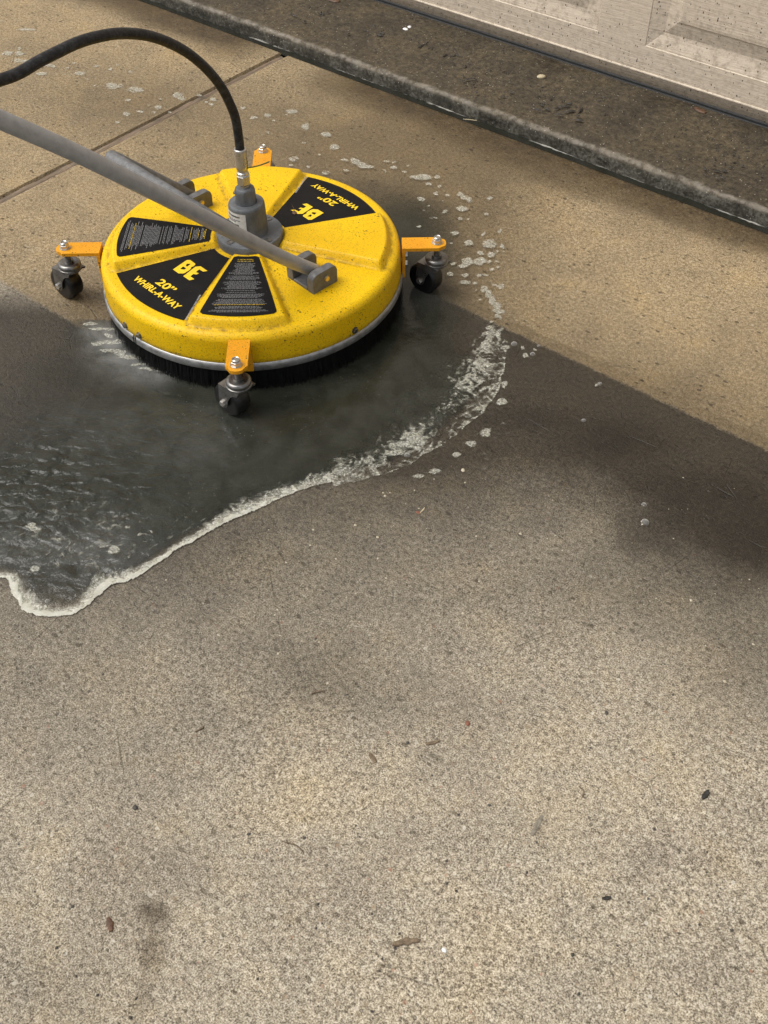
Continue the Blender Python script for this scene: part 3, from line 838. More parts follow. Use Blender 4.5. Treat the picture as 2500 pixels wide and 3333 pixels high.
for azd in (-100.4 + 6, -91.9 + 6, -6.6 + 6, 85, 172):
    bm = bmesh.new(); m4 = radial(R(azd), 0.2615, 0.0665)
    lathe(bm, [(0.0062, 0), (0.0062, 0.0012)], 20, m4)
    hexbolt(bm, radial(R(azd), 0.2627, 0.0665), 0.0048, 0.0036)
    bm_obj('side_screw', bm, SCN, M['dark_zinc'])
bm = bmesh.new()
lathe(bm, [(0.2520, 0.050), (0.2520, 0.016), (0.2505, 0.010)], 120, cap0=False, cap1=False)
skirt = bm_obj('brush_skirt', bm, SCN, M['bristle'], True)
nb = 5200
az = np.sort(rng.uniform(0, 2 * np.pi, nb)); r0 = rng.uniform(0.2555, 0.2605, nb)
ln = 0.0445 - np.clip(rng.normal(0.004, 0.006, nb), -0.003, 0.025) ; spl = rng.normal(0.003, 0.003, nb); tw = rng.normal(0, 0.004, nb)
wd = rng.uniform(0.0004, 0.0009, nb)
dr = np.stack([np.cos(az), np.sin(az), 0 * az], 1); dt = np.stack([-np.sin(az), np.cos(az), 0 * az], 1)
top = dr * r0[:, None]; top[:, 2] = 0.050
bot = dr * (r0 + spl)[:, None] + dt * tw[:, None]; bot[:, 2] = 0.050 - ln
co = np.stack([top - dt * wd[:, None], top + dt * wd[:, None], bot + dt * (wd * .6)[:, None], bot - dt * (wd * .6)[:, None]], 1).reshape(-1, 3)
me = np_mesh('bristles', co, np.arange(nb * 4).reshape(-1, 4))
o = link('bristles', me, skirt, M['bristle']); o['kind'] = 'stuff'

# caster arms and casters
def make_arm(azd):
    az = R(azd)
    bm = bmesh.new()
    # horizontal plate with rounded, chamfered end
    hw_ = 0.0172; re = 0.3385; pts = [(0.2632, -hw_), (re - 0.011, -hw_)]
    for k in range(9):
        t = -math.pi / 2 + math.pi * k / 8
        pts.append((re - 0.009 + 0.009 * math.cos(t) + (0.002 if abs(t) < 1 else 0), 0.0135 * math.sin(t) if abs(t) < 1.5 else hw_ * 0.86 * math.copysign(1, t)))
    pts += [(re - 0.011, hw_), (0.2632, hw_)]
    extrude_poly(bm, pts, 0.1015, 0.1075)
    box(bm, 0.2632, 0.2690, -hw_, hw_, 0.0475, 0.1012, 0.0006, 1)
    a = bm_obj('caster_arm', bm, SCN, M['orange']); a.rotation_euler = (0, 0, az)
    for z in (0.066, 0.084):
        bm = bmesh.new(); hexbolt(bm, radial(0, 0.2690, z), 0.0052, 0.0045); bm_obj('bolt_head', bm, a, M['zinc'])
    bm = bmesh.new()
    T = Matrix.Translation((0.3246, 0, 0.1075))
    lathe(bm, [(0.0095, 0.0), (0.0095, 0.0012)], 24, T)
    hexbolt(bm, Matrix.Translation((0.3246, 0, 0.1087)), 0.0083, 0.0070)
    lathe(bm, [(0.0068, 0.0070), (0.0064, 0.0098), (0.0055, 0.0106), (0.0045, 0.0100)], 24, Matrix.Translation((0.3246, 0, 0.1087)), cap1=False)
    lathe(bm, [(0.0046, 0.006), (0.0045, 0.0093), (0.0036, 0.0099)], 18, Matrix.Translation((0.3246, 0, 0.1087)))
    bm_obj('lock_nut', bm, a, M['zinc'], angle=30)
    return a
def make_caster(azd, face=0.0):
    az = R(azd); p = Vector((0.3246 * math.cos(az), 0.3246 * math.sin(az), 0))
    tr = -0.022                                              # trails towards -X of the world
    bm = bmesh.new()
    for s in (-1, 1):
        y0, y1 = (s * 0.0175, s * 0.0195)
        # cheek outline in X-Z: wide under the ring, narrowing to the axle
        ol = [(0.0165, 0.0668), (0.0150, 0.0620), (0.0045, 0.0580), (-0.0040, 0.0500), (-0.0105, 0.0390), (tr + 0.0085, 0.0260)]
        for k in range(7):
            t = -0.35 - (math.pi - 0.7) * k / 6
            ol.append((tr + 0.0088 * math.cos(t), 0.0295 + 0.0088 * math.sin(t)))
        ol += [(tr - 0.0088, 0.034), (tr - 0.0060, 0.0668)]
        a_ = [bm.verts.new((x, y0, z)) for x, z in ol]; b_ = [bm.verts.new((x, y1, z)) for x, z in ol]
        for i in range(len(ol)):
            j = (i + 1) % len(ol); bm.faces.new((a_[i], a_[j], b_[j], b_[i]))
        bm.faces.new(b_); bm.faces.new(list(reversed(a_)))
    box(bm, tr - 0.0058, 0.0155, -0.0174, 0.0174, 0.0640, 0.0668)
    c = bm_obj('caster', bm, SCN, M['dark_zinc']); c.location = p; c.rotation_euler = (0, 0, -ROT + face)
    bm = bmesh.new()
    lathe(bm, [(0.0052, 0.1012), (0.0052, 0.084), (0.0085, 0.0838), (0.0085, 0.0790), (0.0115, 0.0785), (0.012, 0.0765)], 28)
    bm_obj('stem', bm, c, M['dark_zinc'], angle=30)
    bm = bmesh.new()
    lathe(bm, [(0.0120, 0.0790), (0.0145, 0.0800), (0.0175, 0.0796), (0.0198, 0.0775), (0.0205, 0.0750), (0.0202, 0.0730), (0.0188, 0.0722), (0.0190, 0.0708), (0.0207, 0.0700), (0.0210, 0.0680), (0.0200, 0.0655), (0.0170, 0.0645)], 40)
    bm_obj('swivel_ring', bm, c, M['dark_zinc'], angle=40)
    bm = bmesh.new()
    MX = Matrix.Translation((tr, 0, 0.0295)) @ Matrix.Diagonal((1.153, 1.25, 1.153, 1)) @ Matrix.Rotation(R(90), 4, 'X')
    lathe(bm, [(0.006, -0.0125), (0.017, -0.0118), (0.0195, -0.0120), (0.0235, -0.0112), (0.0252, -0.0085), (0.0256, -0.003), (0.0256, 0.003), (0.0252, 0.0085), (0.0235, 0.0112), (0.0195, 0.0120), (0.017, 0.0118), (0.006, 0.0125)], 44, MX)
    bm_obj('wheel', bm, c, M['rubber'], True)
    bm = bmesh.new()
    for s in (-1, 1):
        hexbolt(bm, Matrix.Translation((tr, s * 0.0195, 0.0295)) @ Matrix.Rotation(R(90 if s < 0 else -90), 4, 'X'), 0.0058, 0.0042)
    tube(bm, [(tr, -0.0194, 0.0295), (tr, 0.0194, 0.0295)], 0.003, 10)
    bm_obj('axle_bolt', bm, c, M['zinc'])
    return c
for k, azd in enumerate((45, 135, 225, 315)):
    make_arm(azd + 0.9); make_caster(azd + 0.9, (0.0, 0.5, 0.03, -0.05)[k])

# swivel casting
bm = bmesh.new()
lathe(bm, [(0.0330, 0.1370), (0.0324, 0.1390), (0.0322, 0.1480), (0.0308, 0.1880), (0.0302, 0.1915), (0.0285, 0.1932), (0.0185, 0.1938)], 72, cap1=False)
sw = bm_obj('swivel', bm, SCN, M['swivel'], angle=40)
bm = bmesh.new()
lathe(bm, [(0.0575, 0.1190), (0.0575, 0.1355), (0.0565, 0.1372), (0.0300, 0.1375)], 72, cap1=False)
fl = bm_obj('flange', bm, sw, M['swivel'], angle=35)
for k in range(4):
    a = R(5 + 90 * k); T = Matrix.Translation((0.0465 * math.cos(a), 0.0465 * math.sin(a), 0.1376))
    bm = bmesh.new()
    lathe(bm, [(0.0062, 0.0), (0.0062, 0.0006), (0.0046, 0.0006), (0.0044, -0.004)], 20, T)
    bm_obj('flange_screw', bm, sw, M['dark_zinc'], angle=30)
bm = bmesh.new()
n = 48; prof = [(0.0180, 0.1930), (0.0176, 0.1975), (0.0172, 0.2040), (0.0172, 0.2140), (0.0160, 0.2185), (0.0135, 0.2208), (0.0100, 0.2212)]
rows = []
for r, z in prof:
    row = []
    for i in range(n):
        t = 2 * math.pi * i / n; x = r * math.cos(t); y = r * math.sin(t)
        if z > 0.200:
            fx = 0.0148; ca, sa = math.cos(R(-15)), math.sin(R(-15))
            u = ca * x + sa * y; v_ = -sa * x + ca * y
            u = max(-fx, min(fx, u)); x = ca * u - sa * v_; y = sa * u + ca * v_
        row.append(bm.verts.new((x, y, z)))
    rows.append(row)
for a_, b_ in zip(rows, rows[1:]):
    for i in range(n):
        j = (i + 1) % n; bm.faces.new((a_[i], a_[j], b_[j], b_[i]))
bm.faces.new(rows[-1])
bm_obj('swivel_neck', bm, sw, M['swivel'], angle=35)
bm = bmesh.new()
tube(bm, [(-0.0165, -0.004, 0.203), (-0.0215, -0.006, 0.203), (-0.0225, -0.0065, 0.203)], [0.0022, 0.0022, 0.0030], 10)
bm_obj('grease_nipple', bm, sw, M['dark_zinc'])
# paper label with barcode round the body
def cyl_patch(bm, a0, a1, z0, z1, off, n=14):
    rows = []
    for i in range(n + 1):
        a = a0 + (a1 - a0) * i / n
        col_ = []
        for z in (z0, z1):
            r = 0.0322 + (0.0308 - 0.0322) * (z - 0.148) / 0.04 + off
            col_.append(bm.verts.new((r * math.cos(a), r * math.sin(a), z)))
        rows.append(col_)
    for a, b in zip(rows, rows[1:]): bm.faces.new((a[0], b[0], b[1], a[1]))
LA0, LA1 = R(-138 + 6), R(-50 + 6)
bm = bmesh.new(); cyl_patch(bm, LA0, LA1, 0.149, 0.1865, 0.0005); lb = bm_obj('paper_label', bm, sw, M['paper'])
bm = bmesh.new(); r_ = random.Random(4); a = LA0 + 0.34
while a < LA1 - 0.42:
    wv = 0.010 + 0.03 * r_.random(); cyl_patch(bm, a, a + wv, 0.1570, 0.1668, 0.0009, 1); a += wv + 0.012 + 0.02 * r_.random()
for z, e0, e1 in ((0.1795, 0.30, 0.32), (0.1735, 0.25, 0.30), (0.1708, 0.25, 0.62), (0.1545, 0.40, 0.42)):
    a = LA0 + e0
    while a < LA1 - e1:
        wv = 0.03 + 0.05 * r_.random(); cyl_patch(bm, a, a + wv, z, z + (0.0026 if z > 0.178 else 0.0013), 0.0009, 1); a += wv + 0.02
bm_obj('label_print', bm, sw, M['ink_k'])

# brackets
def bracket(x0, flip):
    bm = bmesh.new(); box(bm, 0.0155, 0.0495, -0.027, 0.027, 0.1135, 0.1215, 0.0008, 1); b = bm_obj('handle_bracket', bm, SCN, M['bracket']); b.location = (x0, 0, 0)
    for xa in (0.0, 0.0505):
        bm = bmesh.new(); y0, y1, z0, z1, c = -0.027, 0.027, 0.1125, 0.1475, 0.010
        ol = [(y0, z0), (y1, z0), (y1, z1 - c)]
        for k in range(1, 6): t = math.pi / 2 * k / 5; ol.append((y1 - c + c * math.cos(t), z1 - c + c * math.sin(t)))
        for k in range(0, 6): t = math.pi / 2 + math.pi / 2 * k / 5; ol.append((y0 + c + c * math.cos(t), z1 - c + c * math.sin(t)))
        A_ = [bm.verts.new((xa, y, z)) for y, z in ol]; B_ = [bm.verts.new((xa + 0.0145, y, z)) for y, z in ol]
        for i in range(len(ol)):
            j = (i + 1) % len(ol); bm.faces.new((A_[i], A_[j], B_[j], B_[i]))
        bm.faces.new(B_); bm.faces.new(list(reversed(A_)))
        es = [e for e in bm.edges if abs(e.verts[0].co.x - e.verts[1].co.x) < 1e-6]
        bmesh.ops.bevel(bm, geom=es, offset=0.0010, segments=1, affect='EDGES')
        bm_obj('side_plate', bm, b, M['bracket'], angle=40)
    bm = bmesh.new(); tube(bm, [(-0.004, 0.002, 0.1325), (0.0690, 0.002, 0.1325)], 0.0042, 16)
    lathe(bm, [(0.0047, 0), (0.0047, 0.0016), (0.0035, 0.0024)], 18, Matrix.Translation((0.0652, 0.002, 0.1325)) @ Matrix.Rotation(R(90), 4, 'Y'))
    bm_obj('pivot_pin', bm, b, M['brass'], angle=40)
    if flip:
        bm = bmesh.new()
        tube(bm, [(0.0675, 0.002 - 0.012 + 0.012 * math.cos(t), 0.1325 - 0.012 + 0.012 * math.sin(t)) for t in np.linspace(0.2, 6.0, 26)], 0.0008, 8)
        bm_obj('split_ring', bm, b, M['zinc'])
    return b
bracket(0.1270, False); bracket(-0.2025, True)

# forked handle
S_ = math.tan(R(43.4)); PR = 0.0110
def onp(x, y): return (x, y, 0.1325 + 0.0 - (y - 0.002) * S_)
XM, XB = 0.1595, -0.1660
bm = bmesh.new(); MP = [(0.010, 0.1255), (-0.066, 0.1925), (-0.1775, 0.3015), (-0.269, 0.3905), (-0.3485, 0.4675), (-0.402, 0.5165), (-0.451, 0.5595), (-0.60, 0.690), (-0.92, 0.972)]
tube(bm, spline([(XM, y, z) for y, z in MP], 5), PR * 1.03, 32)
hd = bm_obj('handle', bm, SCN, M['pipe'], True)
yE = -0.150
leg = [Vector(onp(XB, 0.010)), Vector(onp(XB, -0.04)), Vector(onp(XB, yE + 0.026))]
p1 = Vector(onp(XB, yE)); p0 = leg[-1]; p2 = p1 + Vector((0.036, 0, 0))
for k in range(1, 9):
    t = k / 8; leg.append((1 - t) ** 2 * p0 + 2 * t * (1 - t) * p1 + t * t * p2)
leg.append(Vector((XM, p1.y, p1.z)) - Vector((0.008, 0, 0)))
bm = bmesh.new(); tube(bm, leg, PR, 28); bm_obj('side_tube', bm, hd, M['oldpipe'], True)
bm = bmesh.new(); q0 = p0; q1 = p0 + (p0 - leg[1]).normalized() * 0.004
tube(bm, [q0, q0 + (q1 - q0) * 0.5, q1], [PR + 0.0004, PR + 0.0011, PR + 0.0004], 28); bm_obj('weld_bead', bm, hd, M['oldpipe'], True)

# ------------------------------------------------------------------ hose
hs_o = empty('pressure_hose', (0, 0, 0))
tag(hs_o, 'thick black rubber pressure hose arching from the swivel out of the picture', 'hose')
bm = bmesh.new()
lathe(bm, [(0.0085, 0.2205), (0.0085, 0.2250), (0.0075, 0.2255), (0.0075, 0.229)], 32)
bm_obj('threaded_collar', bm, hs_o, M['zinc'], angle=30)
bm = bmesh.new()
m4 = Matrix.Translation((0, 0, 0.2265))
ringz = [(0.0100, 0.0), (0.0118, 0.0015), (0.0118, 0.0155), (0.0100, 0.0175)]
rows = [[bm.verts.new(m4 @ Vector((r * math.cos(R(12) + k * math.pi / 3), r * math.sin(R(12) + k * math.pi / 3), z))) for k in range(6)] for r, z in ringz]
for a_, b_ in zip(rows, rows[1:]):
    for k in range(6): bm.faces.new((a_[k], a_[(k + 1) % 6], b_[(k + 1) % 6], b_[k]))
bm.faces.new(rows[-1]); bm.faces.new(list(reversed(rows[0])))
lathe(bm, [(0.0105, 0.2438), (0.0098, 0.2452), (0.0098, 0.2475), (0.0080, 0.2490), (0.0080, 0.2520)], 32)
bm_obj('hose_nut', bm, hs_o, M['zinc'], angle=25)
bm = bmesh.new()
n = 32; rows = []
for r, z in ((0.0080, 0.2515), (0.0098, 0.2535), (0.0100, 0.2600), (0.0100, 0.2840), (0.0104, 0.2880), (0.0100, 0.2890), (0.0076, 0.2892)):
    rows.append([bm.verts.new(((r * (1 + (0.035 * math.cos(8 * 2 * math.pi * i / n) if 0.256 < z < 0.286 else 0))) * math.cos(2 * math.pi * i / n), (r * (1 + (0.035 * math.cos(8 * 2 * math.pi * i / n) if 0.256 < z < 0.286 else 0))) * math.sin(2 * math.pi * i / n), z)) for i in range(n)])
for a_, b_ in zip(rows, rows[1:]):
    for i in range(n): bm.faces.new((a_[i], a_[(i + 1) % n], b_[(i + 1) % n], b_[i]))
bm_obj('crimp_ferrule', bm, hs_o, M['zinc'], True)
hpx = [(785, 483), (778.6, 434), (765, 380), (743, 325.5), (716, 277), (673, 225), (613, 173.6), (542.6, 135.6), (472, 114), (396, 108.5), (325.6, 117.7), (255, 138), (190, 168), (125, 200.8), (65, 236), (0, 260.4)]
HA = R(-86); hn = Vector((-math.sin(HA), math.cos(HA), 0))
hp = []
for x, y in hpx:
    d = CM @ Vector(((x - CXP) / F, -(y - CYP) / F, -1)); t = -CAM.dot(hn) / d.dot(hn); hp.append(CAM + d * t)
hp[0] = Vector((0, 0, 0.284)); hp[1] = Vector((0.0, 0.0, 0.312))
d = (hp[-1] - hp[-3]).normalized()
hp += [hp[-1] + d * 0.06 + Vector((0, 0, 0.010)), hp[-1] + d * 0.14 + Vector((0, 0, 0.045)), hp[-1] + d * 0.22 + Vector((0, 0, 0.12))]
bm = bmesh.new(); tube(bm, spline(hp, 8), 0.0074, 24); bm_obj('hose_tube', bm, hs_o, M['hose'], True)

# ------------------------------------------------------------------ water film and foam
V = 1.50693
edge_px = [(-60, 1242, 10, .9), (0, 1248, 10, .9), (18, 1250, 14, .95), (30, 1285, 26, 1), (50, 1320, 28, 1), (85, 1334, 26, 1), (130, 1333, 22, 1), (165, 1325, 20, 1), (200, 1302, 18, 1), (235, 1271, 28, 1), (265, 1264, 24, 1),
           (290, 1255, 22, 1), (330, 1225, 15, 1), (380, 1195, 13, 1), (440, 1160, 15, 1), (500, 1125, 22, .95), (540, 1106, 26, .9), (580, 1090, 24, .9), (640, 1066, 26, .85), (700, 1052, 30, .8), (760, 1032, 38, .72),
           (830, 1010, 48, .66), (880, 988, 58, .62), (930, 958, 62, .58), (970, 928, 72, .52), (1010, 893, 78, .5), (1045, 850, 72, .48), (1072, 800, 56, .45), (1085, 740, 42, .4)]
rest_px = [(1095, 690), (1090, 620), (1100, 560), (1075, 470), (1030, 415), (960, 372), (880, 345), (780, 325), (680, 315), (560, 335), (430, 420), (330, 560), (250, 690), (130, 690), (0, 640), (-120, 600), (-200, 1200)]
EP = [atv(a, b) for a, b, _, _ in edge_px]; RP = [atv(a, b) for a, b in rest_px]
EW = [w_ * V / F * (CAM - p).length * 1.5 for p, (_, _, w_, _) in zip(EP, edge_px)]; ES = [s for *_, s in edge_px]
PXY = np.array([(p.x, p.y) for p in EP + RP])
def inside(x, y, P):
    c = np.zeros(x.shape, bool); n = len(P)
    for i in range(n):
        x0, y0 = P[i]; x1, y1 = P[(i + 1) % n]
        if y0 == y1: continue
        cond = ((y0 > y) != (y1 > y)) & (x < (x1 - x0) * (y - y0) / (y1 - y0) + x0)
        c ^= cond
    return c
def polydist(x, y, P, closed=False, vals=None):
    best = np.full(x.shape, 1e9); out = [np.zeros(x.shape) for _ in (vals or [])]
    n = len(P)
    for i in range(n if closed else n - 1):
        ax, ay = P[i]; bx_, by_ = P[(i + 1) % n]; dx, dy = bx_ - ax, by_ - ay
        t = np.clip(((x - ax) * dx + (y - ay) * dy) / (dx * dx + dy * dy), 0, 1)
        d = np.hypot(x - ax - t * dx, y - ay - t * dy); m_ = d < best
        best = np.where(m_, d, best)
        for k, v in enumerate(vals or []): out[k] = np.where(m_, v[i] + (v[(i + 1) % n] - v[i]) * t, out[k])
    return (best, *out) if vals else best

x0, x1, y0, y1 = PXY[:, 0].min() - .02, PXY[:, 0].max() + .02, PXY[:, 1].min() - .02, PXY[:, 1].max() + .02
st = 0.005
gx, gy = np.meshgrid(np.arange(x0, x1, st), np.arange(y0, y1, st))
wx = gx + (fbm(gx * 22, gy * 22, 61, 3) - .5) * 0.012; wy = gy + (fbm(gx * 22, gy * 22, 71, 3) - .5) * 0.012
ins = inside(wx, wy, PXY); dd = polydist(wx, wy, PXY, True) * np.where(ins, 1, -1)
de = polydist(wx, wy, np.array([(p.x, p.y) for p in EP]))
def blobs(L, x, y, sh=2.0): return blob_sum([(atv(a, b), atv(a + c, b), atv(a, b + d_), e) for a, b, c, d_, e in L], x, y, sh)
body = blobs([(560, 900, 520, 260, 1.0), (150, 1120, 330, 190, 1.0), (880, 800, 250, 220, 1.0), (950, 560, 140, 190, 0.8), (560, 640, 330, 200, 1.0), (880, 440, 200, 90, 0.5), (700, 345, 200, 60, 0.25)], gx, gy, 4.0)
body = body * (1 - blobs([(40, 680, 200, 70, 0.55), (190, 850, 200, 40, 0.35)], gx, gy))
body = np.maximum(body, blobs([(265, 765, 85, 50, 0.95), (220, 715, 60, 40, 0.8)], gx, gy))
dr_ = polydist(wx, wy, np.array([(p.x, p.y) for p in [EP[-1]] + RP[:11]]))
depth = np.clip(sst(0.0, 0.03, de) * sst(0.0, 0.20, dr_) * body, 0, 1) * ins
ripple = np.clip(blobs([(20, 1090, 260, 150, 1.0), (150, 1230, 160, 80, 0.9), (180, 950, 220, 100, 0.3)], gx, gy), 0, 1)
milk = np.clip(blobs([(265, 770, 75, 45, 1.0), (220, 720, 60, 40, 0.9), (330, 810, 60, 22, 0.8), (150, 1200, 200, 90, 0.30), (420, 950, 160, 90, 0.16), (900, 640, 60, 30, 0.30), (120, 900, 160, 80, 0.14), (1000, 950, 90, 50, 0.2)], gx, gy), 0, 1)
idx = -np.ones(gx.shape, int); keep = dd > -st
idx[keep] = np.arange(keep.sum())
cell = keep[:-1, :-1] & keep[1:, :-1] & keep[:-1, 1:] & keep[1:, 1:]
q = np.stack([idx[:-1, :-1][cell], idx[:-1, 1:][cell], idx[1:, 1:][cell], idx[1:, :-1][cell]], 1)
zz = 0.0006 + 0.0032 * sst(0, 0.035, dd) + (fbm(gx * 14, gy * 14, 81, 3) - .5) * 0.0015 * ripple + zslab(gx, gy)
me = np_mesh('water', np.stack([gx[keep], gy[keep], zz[keep]], 1), q)
for nm, arr in (('depth', depth), ('ripple', ripple), ('milk', milk)):
    a = me.attributes.new(nm, 'FLOAT', 'POINT'); a.data.foreach_set('value', arr[keep].astype(np.float32))
struct(link('rinse_water', me, None, M['water'], True))

# foam as height field, cut out where the density falls below zero
FLK = []
def c5(L): FLK.extend([(x / 1.843, y / 1.843, rx / 1.843, ry / 1.843) for x, y, rx, ry in L])
def c6(L): FLK.extend([(400 + x / 1.508, y / 1.508, rx / 1.508, ry / 1.508) for x, y, rx, ry in L])
def c8(L): FLK.extend([(1300 + x / 2.764, 400 + y / 2.764, rx / 2.764, ry / 2.764) for x, y, rx, ry in L])
c5([(10, 128, 10, 6), (160, 180, 56, 8), (48, 322, 28, 15), (117, 322, 28, 13), (118, 294, 11, 7), (108, 365, 25, 12), (165, 372, 40, 12), (250, 443, 36, 10), (300, 398, 36, 11), (408, 410, 15, 5), (443, 382, 13, 6), (482, 442, 33, 10), (420, 454, 9, 4), (580, 400, 18, 6), (664, 414, 13, 9), (699, 394, 10, 4), (783, 432, 14, 6), (568, 518, 12, 5), (672, 517, 36, 20), (715, 516, 28, 8), (815, 541, 48, 17), (769, 602, 17, 8), (1065, 575, 28, 15), (1090, 593, 24, 13), (964, 597, 10, 5), (949, 649, 24, 12), (898, 632, 8, 4), (844, 670, 15, 7), (923, 678, 12, 6), (1020, 676, 10, 6), (758, 686, 22, 12), (708, 736, 18, 7), (1195, 575, 16, 5), (1280, 600, 18, 11), (1268, 626, 14, 7), (1240, 615, 12, 6), (1455, 650, 15, 8), (1180, 650, 8, 4), (1605, 800, 10, 5), (1205, 684, 6, 4), (50, 255, 6, 4), (226, 194, 8, 5), (528, 478, 6, 4), (55, 396, 5, 4), (650, 755, 6, 3)])
c6([(640, 580, 17, 8), (588, 533, 12, 6), (713, 569, 15, 9), (828, 551, 28, 9), (800, 567, 8, 5), (746, 594, 8, 5), (898, 624, 20, 17), (998, 661, 28, 11), (893, 702, 10, 5), (713, 656, 8, 4), (1036, 726, 24, 16), (838, 787, 22, 11), (967, 768, 9, 5), (910, 826, 11, 5), (995, 856, 20, 10), (1090, 795, 18, 8), (1140, 800, 20, 16), (1172, 820, 24, 15), (1205, 828, 24, 8), (1297, 803, 13, 6), (1335, 806, 11, 6), (1332, 832, 13, 6), (1285, 850, 7, 12), (1385, 853, 11, 6), (1403, 821, 9, 5), (1098, 846, 14, 7), (1465, 880, 50, 12), (1545, 876, 14, 9), (827, 820, 12, 5)])
c8([(215, 500, 70, 25), (125, 500, 25, 9), (265, 562, 30, 13), (345, 498, 24, 16), (365, 590, 14, 20), (325, 650, 24, 18), (440, 668, 25, 12), (195, 702, 35, 21), (392, 715, 12, 6), (410, 813, 22, 17), (550, 655, 30, 18), (585, 685, 28, 20), (622, 708, 28, 22), (568, 787, 48, 24), (268, 763, 18, 8), (230, 805, 20, 5), (310, 870, 35, 10), (165, 943, 22, 10), (545, 880, 20, 14), (627, 882, 15, 10), (785, 825, 18, 20), (815, 683, 28, 12), (490, 1005, 38, 15), (755, 1010, 16, 26), (903, 975, 15, 20), (635, 1100, 45, 24), (810, 1105, 62, 38), (820, 1080, 35, 24), (920, 1115, 20, 20), (742, 1185, 34, 19), (822, 1200, 33, 25), (925, 1163, 15, 8), (870, 1165, 14, 12), (615, 1265, 55, 33), (570, 1305, 40, 15), (720, 1265, 52, 40), (490, 1285, 30, 15), (800, 1262, 20, 12), (870, 1262, 28, 8), (885, 1310, 20, 12), (455, 1373, 30, 18), (590, 1382, 35, 20), (715, 1388, 30, 14), (770, 1382, 34, 10), (830, 1335, 22, 12), (585, 1455, 45, 18), (668, 1458, 28, 14), (770, 1430, 22, 6), (852, 1465, 18, 7), (908, 1475, 38, 22), (760, 1510, 34, 28), (795, 1555, 30, 38), (835, 1610, 32, 45), (885, 1665, 46, 42), (895, 1700, 50, 22), (880, 1750, 30, 22), (835, 1805, 20, 10), (725, 1600, 14, 10), (685, 1525, 16, 9), (470, 1095, 16, 10), (810, 1855, 45, 16), (790, 1915, 40, 24), (812, 1955, 24, 32), (770, 2020, 45, 45), (800, 2070, 25, 20), (965, 2028, 36, 24), (1107, 2022, 24, 18), (1135, 2100, 32, 20), (1218, 2040, 14, 13)])
FLK += [(x * V, y * V, a * V, b * V) for x, y, a, b in [(247, 1192, 14, 8), (78, 1232, 10, 8), (72, 1140, 12, 6), (305, 1158, 6, 4), (330, 1150, 5, 3), (278, 1144, 5, 4), (75, 1145, 20, 5), (1088, 832, 8, 7), (1085, 870, 10, 7), (1290, 833, 5, 4), (940, 1018, 14, 7), (985, 985, 10, 6), (905, 1030, 12, 5), (1050, 935, 14, 9), (1020, 960, 12, 7), (225, 716, 30, 4), (252, 744, 26, 5), (285, 776, 30, 4), (213, 748, 14, 4), (302, 792, 20, 3), (322, 801, 24, 3), (196, 702, 18, 4), (240, 762, 22, 3), (262, 768, 12, 6), (350, 806, 14, 3), (236, 730, 10, 6)]]
